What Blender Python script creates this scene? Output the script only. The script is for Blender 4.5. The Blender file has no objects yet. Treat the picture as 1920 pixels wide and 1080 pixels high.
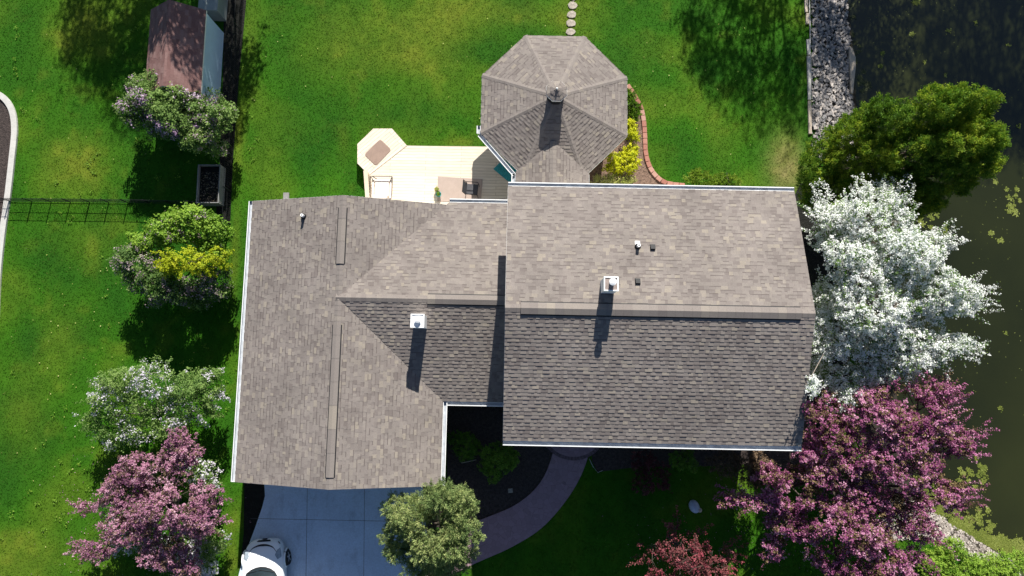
import bpy, bmesh, math, random
import numpy as np
from mathutils import Vector, Matrix

# ------------------------------------------------------------------ camera, world, sun, exposure
F, H, TILT = 1300.0, 31.0, math.radians(6.6)
S = bpy.context.scene
C = S.collection
S.render.resolution_x, S.render.resolution_y = 1024, 576
S.view_settings.view_transform = 'Standard'
S.view_settings.look = 'None'
S.view_settings.exposure = 0.85
S.view_settings.gamma = 1.0

cam = bpy.data.objects.new('camera', bpy.data.cameras.new('camera'))
C.objects.link(cam)
cam.location = (0, 0, H)
cam.rotation_euler = (TILT, 0, 0)
cam.data.sensor_width = 36
cam.data.lens = 36 * F / 1920
cam.data.clip_end = 2000
S.camera = cam

SUN_EL = math.radians(33.5)
SUN_AZ = math.atan(0.155)                       # measured from +Y towards +X
world = bpy.data.worlds.new('World'); S.world = world
world.use_nodes = True
wn = world.node_tree
sky = wn.nodes.new('ShaderNodeTexSky'); sky.sky_type = 'NISHITA'
sky.sun_disc = False; sky.ozone_density = 4.0; sky.sun_elevation = SUN_EL; sky.sun_rotation = SUN_AZ
wn.links.new(sky.outputs[0], wn.nodes['Background'].inputs[0])
wn.nodes['Background'].inputs[1].default_value = 0.05
sun = bpy.data.objects.new('sun', bpy.data.lights.new('sun', 'SUN'))
C.objects.link(sun)
sun.data.energy = 5.0; sun.data.angle = math.radians(0.5); sun.data.color = (1, 0.955, 0.87)
sd = Vector((math.sin(SUN_AZ) * math.cos(SUN_EL), math.cos(SUN_AZ) * math.cos(SUN_EL), math.sin(SUN_EL)))
sun.rotation_euler = sd.to_track_quat('Z', 'Y').to_euler()
sun.location = sd * 60

rng = np.random.default_rng(7)
random.seed(7)
R = math.radians

# ------------------------------------------------------------------ measuring helpers
def W(px, py, z=0.0):
    """Where a photograph measurement lies on the level z."""
    u = (px - 960) / F; v = -(py - 540) / F
    y = v * math.cos(TILT) + math.sin(TILT); zz = v * math.sin(TILT) - math.cos(TILT)
    s = (z - H) / zz
    return Vector((u * s, y * s, z))
def W2(pts, z=0.0): return [W(a, b, z) for a, b in pts]
def mpp(px, py, z): return (W(px + 1, py, z) - W(px, py, z)).length
HA = R(-1.1)
HOUSE = Matrix.Rotation(HA, 4, 'Z')
def HL(x, y, z): return HOUSE @ Vector((x, y, z))

# ------------------------------------------------------------------ materials
def mat(name, color, rough=0.8, metal=0.0, noise=None, bump=None, spec=0.3):
    """color; noise=(scale, amount[, scale2]); bump=(scale, strength)"""
    m = bpy.data.materials.new(name); m.use_nodes = True
    nt = m.node_tree; b = nt.nodes['Principled BSDF']
    b.inputs['Base Color'].default_value = (*color, 1)
    b.inputs['Roughness'].default_value = rough; b.inputs['Metallic'].default_value = metal
    b.inputs['Specular IOR Level'].default_value = spec
    tc = nt.nodes.new('ShaderNodeTexCoord')
    if noise:
        mix = None
        for i, sc in enumerate([noise[0]] + ([noise[2]] if len(noise) > 2 else [])):
            n = nt.nodes.new('ShaderNodeTexNoise'); n.inputs['Scale'].default_value = sc; n.inputs['Detail'].default_value = 5
            n.inputs['Roughness'].default_value = 0.65
            nt.links.new(tc.outputs['Object'], n.inputs['Vector'])
            mr = nt.nodes.new('ShaderNodeMapRange'); mr.inputs[1].default_value = .3; mr.inputs[2].default_value = .7
            mr.inputs[3].default_value = 1 - noise[1]; mr.inputs[4].default_value = 1 + noise[1]
            nt.links.new(n.outputs['Fac'], mr.inputs[0])
            if mix is None: mix = mr.outputs[0]
            else:
                mm = nt.nodes.new('ShaderNodeMath'); mm.operation = 'MULTIPLY'
                nt.links.new(mix, mm.inputs[0]); nt.links.new(mr.outputs[0], mm.inputs[1]); mix = mm.outputs[0]
        vm = nt.nodes.new('ShaderNodeVectorMath'); vm.operation = 'SCALE'; vm.inputs[0].default_value = color
        nt.links.new(mix, vm.inputs['Scale']); nt.links.new(vm.outputs[0], b.inputs['Base Color'])
    if bump:
        n = nt.nodes.new('ShaderNodeTexNoise'); n.inputs['Scale'].default_value = bump[0]; n.inputs['Detail'].default_value = 6
        nt.links.new(tc.outputs['Object'], n.inputs['Vector'])
        bp = nt.nodes.new('ShaderNodeBump'); bp.inputs['Strength'].default_value = bump[1]; bp.inputs['Distance'].default_value = .05
        nt.links.new(n.outputs['Fac'], bp.inputs['Height']); nt.links.new(bp.outputs[0], b.inputs['Normal'])
    return m

def tint_mat(name, stops, rough=0.85, translucent=0.0, noise=None, spec=0.2, backlit=None):
    """colour chosen by the per-piece 'tint' attribute through a ramp of stops [(pos, rgb)]"""
    m = bpy.data.materials.new(name); m.use_nodes = True
    nt = m.node_tree; b = nt.nodes['Principled BSDF']; out = nt.nodes['Material Output']
    at = nt.nodes.new('ShaderNodeAttribute'); at.attribute_name = 'tint'
    cr = nt.nodes.new('ShaderNodeValToRGB')
    e = cr.color_ramp.elements
    while len(e) < len(stops): e.new(0.5)
    for el, (p, c) in zip(e, stops): el.position = p; el.color = (*c, 1)
    nt.links.new(at.outputs['Fac'], cr.inputs[0])
    col = cr.outputs[0]
    if noise:
        tc = nt.nodes.new('ShaderNodeTexCoord')
        for sc, am in noise:
            n = nt.nodes.new('ShaderNodeTexNoise'); n.inputs['Scale'].default_value = sc; n.inputs['Detail'].default_value = 4
            nt.links.new(tc.outputs['Object'], n.inputs['Vector'])
            mr = nt.nodes.new('ShaderNodeMapRange'); mr.inputs[1].default_value = .3; mr.inputs[2].default_value = .7
            mr.inputs[3].default_value = 1 - am; mr.inputs[4].default_value = 1 + am
            nt.links.new(n.outputs['Fac'], mr.inputs[0])
            vm = nt.nodes.new('ShaderNodeVectorMath'); vm.operation = 'SCALE'
            nt.links.new(col, vm.inputs[0]); nt.links.new(mr.outputs[0], vm.inputs['Scale']); col = vm.outputs[0]
    nt.links.new(col, b.inputs['Base Color'])
    b.inputs['Roughness'].default_value = rough; b.inputs['Specular IOR Level'].default_value = spec
    if translucent:
        tr = nt.nodes.new('ShaderNodeBsdfTranslucent'); mx = nt.nodes.new('ShaderNodeMixShader')
        mx.inputs[0].default_value = translucent
        nt.links.new(col, tr.inputs[0]); nt.links.new(b.outputs[0], mx.inputs[1]); nt.links.new(tr.outputs[0], mx.inputs[2])
        nt.links.new(mx.outputs[0], out.inputs[0])
    return m

M = {}
M['shingle'] = tint_mat('asphalt_shingle', [(0, (.118, .100, .094)), (.12, (.168, .144, .134)), (.45, (.208, .182, .168)), (.75, (.230, .203, .184)), (1, (.272, .238, .200))],
                        .9, noise=[(28, .10), (1.3, .08), (.4, .10)])
M['ridge_cap'] = tint_mat('ridge_shingle', [(0, (.165, .142, .134)), (.6, (.212, .187, .172)), (1, (.27, .237, .20))], .9, noise=[(28, .1)])
M['roof_deck'] = mat('roof_underlay', (.06, .055, .05), .9)
M['white_trim'] = mat('white_painted_trim', (.78, .79, .79), .45, noise=(3, .05))
M['gutter_inside'] = mat('gutter_trough', (.46, .49, .53), .5, noise=(4, .2))
M['siding'] = mat('pale_siding', (.62, .60, .55), .7, noise=(2, .05))
M['dark_metal'] = mat('dark_metal', (.012, .013, .016), .6, noise=(8, .2))
M['black_rubber'] = mat('black_rubber', (.018, .018, .02), .6, noise=(20, .2))
M['white_metal'] = mat('white_painted_metal', (.88, .89, .9), .5, noise=(6, .04))
M['rust_metal'] = mat('brown_metal_pan', (.27, .22, .2), .6, noise=(7, .25))
M['glass'] = mat('dark_glass', (.02, .03, .035), .05, noise=(2, .1), spec=.6)
M['door'] = mat('door_paint', (.5, .5, .48), .5, noise=(2, .06))
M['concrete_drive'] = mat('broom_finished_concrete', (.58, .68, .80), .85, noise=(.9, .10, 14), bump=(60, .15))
M['concrete_curb'] = mat('white_concrete', (.50, .49, .46), .85, noise=(5, .12), bump=(30, .2))
M['concrete_pad'] = mat('tan_concrete', (.42, .36, .29), .85, noise=(3, .15), bump=(30, .2))
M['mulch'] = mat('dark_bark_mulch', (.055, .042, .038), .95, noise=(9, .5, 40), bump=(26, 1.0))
M['mulch_brown'] = mat('brown_bark_mulch', (.19, .125, .095), .95, noise=(10, .5, 40), bump=(26, 1.0))
M['soil'] = mat('dark_soil_and_shade', (.011, .011, .009), .95, noise=(5, .5, 25), bump=(14, 1.0))  # bare soil, near black because it also stands in for shade
M['timber_grey'] = mat('weathered_timber', (.40, .39, .37), .85, noise=(4, .25, 25), bump=(20, .4))
M['timber_tan'] = mat('tan_timber', (.50, .42, .34), .85, noise=(4, .25, 25), bump=(20, .4))
M['stone'] = mat('stepping_stone', (.36, .32, .27), .9, noise=(7, .3), bump=(18, .6))
M['brick'] = tint_mat('edging_brick', [(0, (.30, .13, .10)), (.5, (.38, .18, .14)), (1, (.42, .25, .20))], .9, noise=[(25, .15)])
M['rug_tan'] = mat('tan_woven_rug', (.30, .215, .175), .95, noise=(2.5, .10, 55))
M['rug_pink'] = mat('faded_pink_rug', (.42, .335, .29), .95, noise=(2.5, .08, 55))
M['rug_teal'] = mat('teal_woven_rug', (.035, .27, .31), .95, noise=(30, .55, 75))
M['chair_sling'] = mat('charcoal_sling', (.075, .075, .085), .8, noise=(50, .25))
M['cushion'] = mat('cream_cushion', (.72, .64, .58), .9, noise=(3, .06, 30))
M['tube_metal'] = mat('bronze_tube', (.06, .05, .045), .4, noise=(8, .2))
M['car_paint'] = mat('white_car_paint', (.88, .92, .96), .18, spec=.5, noise=(.5, .01))
M['tyre'] = mat('tyre_rubber', (.016, .016, .017), .7, noise=(20, .2))
M['rim'] = mat('alloy_rim', (.55, .56, .58), .3, metal=.8, noise=(5, .05))
M['lamp_lens'] = mat('headlamp_lens', (.30, .36, .42), .08, spec=.8, noise=(9, .3))
M['shed_wall'] = mat('blue_grey_shed_siding', (.42, .57, .74), .6, noise=(3, .06))
M['bark'] = mat('bark', (.10, .08, .065), .95, noise=(10, .4), bump=(25, .8))
M['pale_bark'] = mat('grey_bark', (.24, .21, .18), .95, noise=(10, .3), bump=(25, .8))
M['statue'] = mat('pale_blue_glaze', (.42, .46, .58), .5, noise=(6, .15))
M['rock'] = tint_mat('riprap_rock', [(0, (.08, .08, .085)), (.5, (.24, .23, .23)), (.8, (.40, .36, .33)), (1, (.56, .50, .45))], .9, noise=[(20, .25)])
M['duckweed'] = tint_mat('pond_weed', [(0, (.07, .10, .015)), (.6, (.15, .18, .03)), (1, (.25, .28, .08))], .8)
M['pot_teal'] = mat('teal_glazed_pot', (.03, .36, .42), .25, noise=(7, .15))
M['twig'] = mat('bleached_stick', (.5, .45, .38), .9, noise=(10, .2))

# water: dark, slightly murky, mirror-smooth with faint ripples
m = mat('pond_water', (.020, .021, .009), .09, spec=.45); M['water'] = m
nt = m.node_tree; b = nt.nodes['Principled BSDF']; tc = nt.nodes.new('ShaderNodeTexCoord')
n1 = nt.nodes.new('ShaderNodeTexNoise'); n1.inputs['Scale'].default_value = .12; n1.inputs['Detail'].default_value = 4
nt.links.new(tc.outputs['Object'], n1.inputs['Vector'])
cr = nt.nodes.new('ShaderNodeValToRGB'); cr.color_ramp.elements[0].position = .35; cr.color_ramp.elements[1].position = .65
cr.color_ramp.elements[0].color = (.011, .014, .005, 1); cr.color_ramp.elements[1].color = (.023, .027, .008, 1)
nt.links.new(n1.outputs['Fac'], cr.inputs[0]); nt.links.new(cr.outputs[0], b.inputs['Base Color'])
n2 = nt.nodes.new('ShaderNodeTexNoise'); n2.inputs['Scale'].default_value = 5; n2.inputs['Detail'].default_value = 3
nt.links.new(tc.outputs['Object'], n2.inputs['Vector'])
bp = nt.nodes.new('ShaderNodeBump'); bp.inputs['Strength'].default_value = .12; bp.inputs['Distance'].default_value = .02
nt.links.new(n2.outputs['Fac'], bp.inputs['Height']); nt.links.new(bp.outputs[0], b.inputs['Normal'])

# colour straight from a colour attribute (grass and ground share it)
def attr_mat(name, fine, am, rough=.9, translucent=0, scale=1.0):
    m = bpy.data.materials.new(name); m.use_nodes = True
    nt = m.node_tree; b = nt.nodes['Principled BSDF']; out = nt.nodes['Material Output']
    at = nt.nodes.new('ShaderNodeAttribute'); at.attribute_name = 'hue'
    tc = nt.nodes.new('ShaderNodeTexCoord'); n = nt.nodes.new('ShaderNodeTexNoise')
    n.inputs['Scale'].default_value = fine; n.inputs['Detail'].default_value = 6; n.inputs['Roughness'].default_value = .7
    nt.links.new(tc.outputs['Object'], n.inputs['Vector'])
    mr = nt.nodes.new('ShaderNodeMapRange'); mr.inputs[1].default_value = .3; mr.inputs[2].default_value = .7
    mr.inputs[3].default_value = scale * (1 - am); mr.inputs[4].default_value = scale * (1 + am)
    nt.links.new(n.outputs['Fac'], mr.inputs[0])
    vm = nt.nodes.new('ShaderNodeVectorMath'); vm.operation = 'SCALE'
    nt.links.new(at.outputs['Color'], vm.inputs[0]); nt.links.new(mr.outputs[0], vm.inputs['Scale'])
    nt.links.new(vm.outputs[0], b.inputs['Base Color'])
    b.inputs['Roughness'].default_value = rough; b.inputs['Specular IOR Level'].default_value = .1
    if translucent:
        tr = nt.nodes.new('ShaderNodeBsdfTranslucent'); mx = nt.nodes.new('ShaderNodeMixShader'); mx.inputs[0].default_value = translucent
        nt.links.new(vm.outputs[0], tr.inputs[0]); nt.links.new(b.outputs[0], mx.inputs[1]); nt.links.new(tr.outputs[0], mx.inputs[2])
        nt.links.new(mx.outputs[0], out.inputs[0])
    return m
M['ground'] = attr_mat('lawn_ground', 14, .2)
M['blade'] = attr_mat('grass_blade', 3, .12, translucent=.45)

# planks: boards across local Y of the UV map
def plank_mat(name, c0, c1, width, gap=(.05, .04, .03)):
    m = bpy.data.materials.new(name); m.use_nodes = True
    nt = m.node_tree; b = nt.nodes['Principled BSDF']
    uv = nt.nodes.new('ShaderNodeUVMap')
    br = nt.nodes.new('ShaderNodeTexBrick')
    br.inputs['Color1'].default_value = (*c0, 1); br.inputs['Color2'].default_value = (*c1, 1); br.inputs['Mortar'].default_value = (*gap, 1)
    br.inputs['Scale'].default_value = 1; br.inputs['Brick Width'].default_value = 3.2; br.inputs['Row Height'].default_value = width
    br.inputs['Mortar Size'].default_value = .006; br.inputs['Mortar Smooth'].default_value = .1; br.inputs['Bias'].default_value = -.2
    nt.links.new(uv.outputs[0], br.inputs['Vector'])
    n = nt.nodes.new('ShaderNodeTexNoise'); n.inputs['Scale'].default_value = 2.2; n.inputs['Detail'].default_value = 6
    mp = nt.nodes.new('ShaderNodeMapping'); mp.inputs['Scale'].default_value = (1, 12, 1)
    nt.links.new(uv.outputs[0], mp.inputs[0]); nt.links.new(mp.outputs[0], n.inputs['Vector'])
    mr = nt.nodes.new('ShaderNodeMapRange'); mr.inputs[1].default_value = .3; mr.inputs[2].default_value = .7; mr.inputs[3].default_value = .88; mr.inputs[4].default_value = 1.1
    nt.links.new(n.outputs['Fac'], mr.inputs[0])
    vm = nt.nodes.new('ShaderNodeVectorMath'); vm.operation = 'SCALE'
    nt.links.new(br.outputs['Color'], vm.inputs[0]); nt.links.new(mr.outputs[0], vm.inputs['Scale'])
    nt.links.new(vm.outputs[0], b.inputs['Base Color']); b.inputs['Roughness'].default_value = .75
    b.inputs['Specular IOR Level'].default_value = .2
    return m
M['deck'] = plank_mat('pale_deck_boards', (.69, .60, .49), (.76, .68, .57), .14, (.33, .25, .18))
M['stamped'] = None

# ------------------------------------------------------------------ object helpers
def tag(o, label=None, cat=None, group=None, kind=None):
    if label: o['label'] = label
    if cat: o['category'] = cat
    if group: o['group'] = group
    if kind: o['kind'] = kind
    return o
def empty(name, label, cat, loc=(0, 0, 0), rz=0, group=None):
    o = bpy.data.objects.new(name, None); C.objects.link(o)
    o.location = loc; o.rotation_euler = (0, 0, rz); o.empty_display_size = .3
    return tag(o, label, cat, group)
def put(name, me, mats, parent=None, smooth=False):
    o = bpy.data.objects.new(name, me); C.objects.link(o)
    for x in (mats if isinstance(mats, (list, tuple)) else [mats]): me.materials.append(x)
    if smooth:
        me.polygons.foreach_set('use_smooth', [True] * len(me.polygons))
    if parent is not None: o.parent = parent
    return o
def from_bm(name, bm, mats, parent=None, smooth=False, bevel=0):
    bmesh.ops.recalc_face_normals(bm, faces=bm.faces[:])
    me = bpy.data.meshes.new(name); bm.to_mesh(me); bm.free()
    o = put(name, me, mats, parent, smooth)
    if bevel:
        bv = o.modifiers.new('bevel', 'BEVEL'); bv.width = bevel; bv.segments = 2; bv.limit_method = 'ANGLE'
    return o
def from_np(name, v, faces_n, mats, parent=None, tint=None, hue=None, smooth=False, k=4):
    """v: (N*k,3) vertices, k per face, faces consecutive"""
    n = len(v) // k
    me = bpy.data.meshes.new(name)
    me.vertices.add(len(v)); me.vertices.foreach_set('co', np.asarray(v, np.float32).ravel())
    me.loops.add(n * k); me.loops.foreach_set('vertex_index', np.arange(n * k, dtype=np.int32))
    me.polygons.add(n); me.polygons.foreach_set('loop_start', np.arange(0, n * k, k, dtype=np.int32))
    me.polygons.foreach_set('loop_total', np.full(n, k, np.int32))
    if tint is not None:
        a = me.attributes.new('tint', 'FLOAT', 'FACE'); a.data.foreach_set('value', np.asarray(tint, np.float32))
    if hue is not None:
        a = me.attributes.new('hue', 'FLOAT_COLOR', 'FACE')
        a.data.foreach_set('color', np.column_stack([hue, np.ones(n)]).astype(np.float32).ravel())
    me.update(calc_edges=True)
    return put(name, me, mats, parent, smooth)
def box(bm, x0, x1, y0, y1, z0, z1, mtx=None, mi=0):
    vs = [bm.verts.new((x, y, z)) for z in (z0, z1) for x, y in ((x0, y0), (x1, y0), (x1, y1), (x0, y1))]
    if mtx is not None:
        for v in vs: v.co = mtx @ v.co
    for f in ((3, 2, 1, 0), (4, 5, 6, 7), (0, 1, 5, 4), (1, 2, 6, 5), (2, 3, 7, 6), (3, 0, 4, 7)):
        bm.faces.new([vs[i] for i in f]).material_index = mi
    return vs
def tube(bm, pts, radii, n=6, cap=True):
    pts = [Vector(p) for p in pts]; rings = []
    for i, p in enumerate(pts):
        d = (pts[min(i + 1, len(pts) - 1)] - pts[max(i - 1, 0)])
        d = d.normalized() if d.length > 1e-6 else Vector((0, 0, 1))
        a = d.orthogonal().normalized(); c = d.cross(a)
        r = radii[i] if isinstance(radii, (list, tuple)) else radii
        rings.append([bm.verts.new(p + (a * math.cos(2 * math.pi * k / n) + c * math.sin(2 * math.pi * k / n)) * r) for k in range(n)])
    for q, w in zip(rings[:-1], rings[1:]):
        for k in range(n): bm.faces.new((q[k], q[(k + 1) % n], w[(k + 1) % n], w[k]))
    if cap: bm.faces.new(rings[0][::-1]); bm.faces.new(rings[-1])
def prism(bm, pts, z0, z1, mi=0):
    lo = [bm.verts.new((p[0], p[1], z0)) for p in pts]; hi = [bm.verts.new((p[0], p[1], z1)) for p in pts]
    n = len(pts)
    fs = [bm.faces.new(hi), bm.faces.new(lo[::-1])] + [bm.faces.new((lo[i], lo[(i + 1) % n], hi[(i + 1) % n], hi[i])) for i in range(n)]
    for f in fs: f.material_index = mi
    return fs
def lathe(bm, prof, n=16, c=(0, 0, 0)):
    rings = [[bm.verts.new((c[0] + r * math.cos(2 * math.pi * k / n), c[1] + r * math.sin(2 * math.pi * k / n), c[2] + z)) for k in range(n)] for r, z in prof]
    for q, w in zip(rings[:-1], rings[1:]):
        for k in range(n): bm.faces.new((q[k], q[(k + 1) % n], w[(k + 1) % n], w[k]))
    bm.faces.new(rings[0][::-1]); bm.faces.new(rings[-1])
def smooth_curve(pts, n=8, closed=False):
    P = [Vector(p) for p in pts]; out = []
    m = len(P)
    for i in range(m if closed else m - 1):
        if closed: a, b, c, d = P[i - 1], P[i], P[(i + 1) % m], P[(i + 2) % m]
        else: a, b, c, d = P[max(i - 1, 0)], P[i], P[i + 1], P[min(i + 2, m - 1)]
        for k in range(n):
            t = k / n
            out.append(.5 * ((2 * b) + (c - a) * t + (2 * a - 5 * b + 4 * c - d) * t * t + (3 * b - a - 3 * c + d) * t ** 3))
    if not closed: out.append(P[-1])
    return out
def in_poly(x, y, poly):
    inside = np.zeros(x.shape, bool); n = len(poly)
    for i in range(n):
        x0, y0 = poly[i][0], poly[i][1]; x1, y1 = poly[(i + 1) % n][0], poly[(i + 1) % n][1]
        c = (y0 > y) != (y1 > y)
        with np.errstate(divide='ignore', invalid='ignore'):
            xi = (x1 - x0) * (y - y0) / (y1 - y0 + 1e-12) + x0
        inside ^= c & (x < xi)
    return inside
def sheet(name, pts, z, material, kind='structure', parent=None, uvdir=None):
    """a flat outline laid a few mm above what lies below, with a thin rim"""
    bm = bmesh.new()
    prism(bm, pts, z - .03, z)
    if uvdir is not None:
        uvl = bm.loops.layers.uv.new('UVMap'); u = Vector(uvdir).normalized(); v = Vector((-u.y, u.x, 0))
        for f in bm.faces:
            for l in f.loops: l[uvl].uv = (l.vert.co.dot(u), l.vert.co.dot(v))
    bmesh.ops.triangulate(bm, faces=[f for f in bm.faces if len(f.verts) > 4])
    o = from_bm(name, bm, material, parent)
    if kind: o['kind'] = kind
    return o
def wav(x, y, z=0, s=1.0, seed=0.0):
    """cheap smooth noise in about -1..1"""
    r = 0
    for i, (a, b, c) in enumerate(((1.0, .7, .5), (-.6, 1.1, .9), (1.7, -1.3, 1.1), (-1.9, -1.6, 1.5), (2.9, 1.1, -2.3), (1.3, 3.1, 2.1))):
        r = r + np.sin((a * x + b * y + c * z) * s + seed * (i + 1) * 1.7 + i * 2.1) / (1 + .35 * i)
    return r / 3.2

# value-noise on a lattice (for the lawn)
def vnoise(x, y, scale, seed):
    g = np.random.default_rng(seed).random((128, 128))
    X = x * scale; Y = y * scale
    xi = np.floor(X).astype(int); yi = np.floor(Y).astype(int); fx = X - xi; fy = Y - yi
    fx = fx * fx * (3 - 2 * fx); fy = fy * fy * (3 - 2 * fy)
    a = g[xi % 128, yi % 128]; b = g[(xi + 1) % 128, yi % 128]; c = g[xi % 128, (yi + 1) % 128]; d = g[(xi + 1) % 128, (yi + 1) % 128]
    return (a * (1 - fx) + b * fx) * (1 - fy) + (c * (1 - fx) + d * fx) * fy
def fbm(x, y, s, seed): return (vnoise(x, y, s, seed) + .5 * vnoise(x, y, s * 2.1, seed + 1) + .25 * vnoise(x, y, s * 4.3, seed + 2)) / 1.75

# ------------------------------------------------------------------ terrain and lawn
SHORE = sorted([(p.y, p.x) for p in W2([(1588, -60), (1592, 0), (1600, 90), (1606, 190), (1625, 300), (1650, 420), (1668, 560), (1680, 700), (1690, 850), (1725, 940), (1780, 985), (1865, 1030), (1925, 1062)], -.45)])
SHORE = [(-150, 120), (-20, 38), (-12, 26)] + SHORE + [(40, 16.5), (200, 18)]
SY = np.array([p[0] for p in SHORE]); SX = np.array([p[1] for p in SHORE])
def shore_x(y): return np.interp(y, SY, SX)
def ground_z(x, y):
    d = x - (shore_x(y) - 2.0)
    return np.clip(-d * .25, -1.6, 0)
DRY = [(800, 55, 95, 50, .85), (770, 110, 80, 35, .6), (880, 25, 60, 30, .5), (150, 55, 55, 60, .6), (140, 300, 60, 45, .6), (1475, 310, 28, 60, .8),
       (60, 1040, 70, 50, .6), (45, 770, 40, 90, .4), (110, 640, 40, 60, .4), (165, 455, 60, 40, .3), (470, 60, 18, 70, .6),
       (447, 260, 10, 60, .8), (440, 480, 9, 80, .7), (435, 1030, 14, 60, .6), (660, 60, 70, 90, .25), (1010, 25, 80, 30, .4), (600, 90, 60, 60, .3), (855, 266, 30, 9, .7), (925, 258, 14, 8, .7), (645, 260, 12, 40, .4)]
LUSH = [(930, 95, 110, 35, .9), (1180, 110, 60, 80, .6), (560, 250, 80, 80, .5), (760, 215, 110, 40, .6), (85, 490, 35, 45, .6), (55, 640, 30, 50, .5), (1290, 300, 80, 50, .5), (1330, 130, 40, 40, .5), (30, 30, 40, 60, .4), (520, 40, 60, 60, .4), (220, 1000, 60, 60, .3), (30, 880, 60, 60, .4)]
def lawn_color(x, y):
    n1 = fbm(x, y, .35, 11); n2 = fbm(x, y, 1.1, 21); n3 = fbm(x, y, 4.0, 31)
    dry = np.clip((n1 - .54) * 1.6, 0, .35) + np.clip((n2 - .60) * 1.6, 0, .25)
    lush = np.clip((.58 - n1) * 2.2, 0, .8)
    for L, tgt in ((DRY, 'd'), (LUSH, 'l')):
        for a, b, ra, rb, k in L:
            c = W(a, b); mp = mpp(a, b, 0)
            g = (1.0 if tgt == 'd' else 1.3) * k * np.exp(-(((x - c.x) / (ra * mp)) ** 2 + ((y - c.y) / (rb * mp)) ** 2))
            g = g * (.55 + .9 * n2)
            if tgt == 'd': dry = dry + g
            else: lush = lush + g; dry = dry * (1 - np.clip(g, 0, .9))
    stripe = .5 + .5 * np.sin((x * .98 + y * .2) * 3.3 + 2 * n1)
    lush = np.clip(lush + .22 * stripe + .25 * (n3 - .5), 0, 1)[:, None]; dry = np.clip(dry * (.7 + .6 * n3), 0, 1)[:, None]
    base = np.array([.043, .150, .006]); dark = np.array([.022, .104, .006]); yel = np.array([.145, .198, .018])
    tan = np.array([.27, .23, .10])
    c = base * (1 - lush) + dark * lush
    c = c * (1 - dry) + yel * dry
    tc = W(1475, 315); t = (.75 * np.exp(-(((x - tc.x) / .8) ** 2 + ((y - tc.y) / 1.3) ** 2)) * (.4 + n3))[:, None]
    c = c * (1 - np.clip(t, 0, .85)) + tan * np.clip(t, 0, .85)
    far = np.clip(np.maximum(abs(x) - 26, np.maximum(y - 19.5, -11.5 - y)) / 1.5, 0, 1)[:, None]
    n3 = n3 * (1 - far[:, 0]) + .5 * far[:, 0]
    c = c * (1 - far) + np.array([.045, .13, .007]) * far
    bank = np.clip((x - (shore_x(y) - 2.1)) / .2, 0, 1)[:, None]
    c = c * (1 - bank) + np.array([.045, .04, .03]) * bank
    return c * (.8 + .4 * n3[:, None])
gx = np.concatenate([[-500, -250, -120, -70, -45, -34], np.arange(-27, 27.01, .16), [30, 34, 45, 70, 120, 250, 500]])
gy = np.concatenate([[-500, -250, -120, -60, -35, -22, -15], np.arange(-12, 21.01, .16), [24, 28, 36, 60, 120, 250, 500]])
GX, GY = np.meshgrid(gx, gy)
fx, fy = GX.ravel(), GY.ravel()
gz = ground_z(fx, fy)
me = bpy.data.meshes.new('ground')
nx, ny = len(gx), len(gy)
me.vertices.add(nx * ny); me.vertices.foreach_set('co', np.column_stack([fx, fy, gz]).astype(np.float32).ravel())
ii = (np.arange(ny - 1)[:, None] * nx + np.arange(nx - 1)[None, :]).ravel()
quads = np.column_stack([ii, ii + 1, ii + nx + 1, ii + nx]).astype(np.int32)
me.loops.add(len(quads) * 4); me.loops.foreach_set('vertex_index', quads.ravel())
me.polygons.add(len(quads)); me.polygons.foreach_set('loop_start', np.arange(0, len(quads) * 4, 4, dtype=np.int32)); me.polygons.foreach_set('loop_total', np.full(len(quads), 4, np.int32))
a = me.attributes.new('hue', 'FLOAT_COLOR', 'POINT')
a.data.foreach_set('color', np.column_stack([lawn_color(fx, fy) * .8, np.ones(nx * ny)]).astype(np.float32).ravel())
me.update(calc_edges=True)
put('ground', me, M['ground'], smooth=True)['kind'] = 'structure'

bm = bmesh.new()
vs = [bm.verts.new(p) for p in ((6, -160, -.5), (500, -160, -.5), (500, 300, -.5), (6, 300, -.5))]; bm.faces.new(vs)
from_bm('water', bm, M['water'])['kind'] = 'structure'

# ------------------------------------------------------------------ paved and planted ground
DRIVE = W2([(492, 880), (496, 912), (497, 930), (492, 950), (480, 985), (467, 1020), (452, 1060), (440, 1110), (430, 1200), (860, 1200), (850, 1090), (800, 1000), (790, 880)])
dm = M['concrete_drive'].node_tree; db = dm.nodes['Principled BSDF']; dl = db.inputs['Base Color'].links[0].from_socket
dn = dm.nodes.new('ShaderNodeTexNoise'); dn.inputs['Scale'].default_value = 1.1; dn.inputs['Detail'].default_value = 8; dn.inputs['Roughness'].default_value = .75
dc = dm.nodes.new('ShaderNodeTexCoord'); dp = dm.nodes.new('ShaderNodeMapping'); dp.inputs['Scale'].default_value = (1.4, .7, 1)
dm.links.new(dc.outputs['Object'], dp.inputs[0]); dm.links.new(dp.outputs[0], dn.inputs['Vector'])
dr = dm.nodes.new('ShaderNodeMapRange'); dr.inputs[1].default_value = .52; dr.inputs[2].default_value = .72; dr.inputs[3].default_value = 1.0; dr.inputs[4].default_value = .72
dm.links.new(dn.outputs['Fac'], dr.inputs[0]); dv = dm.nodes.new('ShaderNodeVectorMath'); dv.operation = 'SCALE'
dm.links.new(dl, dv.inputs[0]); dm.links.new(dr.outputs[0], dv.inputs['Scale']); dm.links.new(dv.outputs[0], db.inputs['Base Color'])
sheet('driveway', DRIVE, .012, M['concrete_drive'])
bm = bmesh.new()
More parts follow.
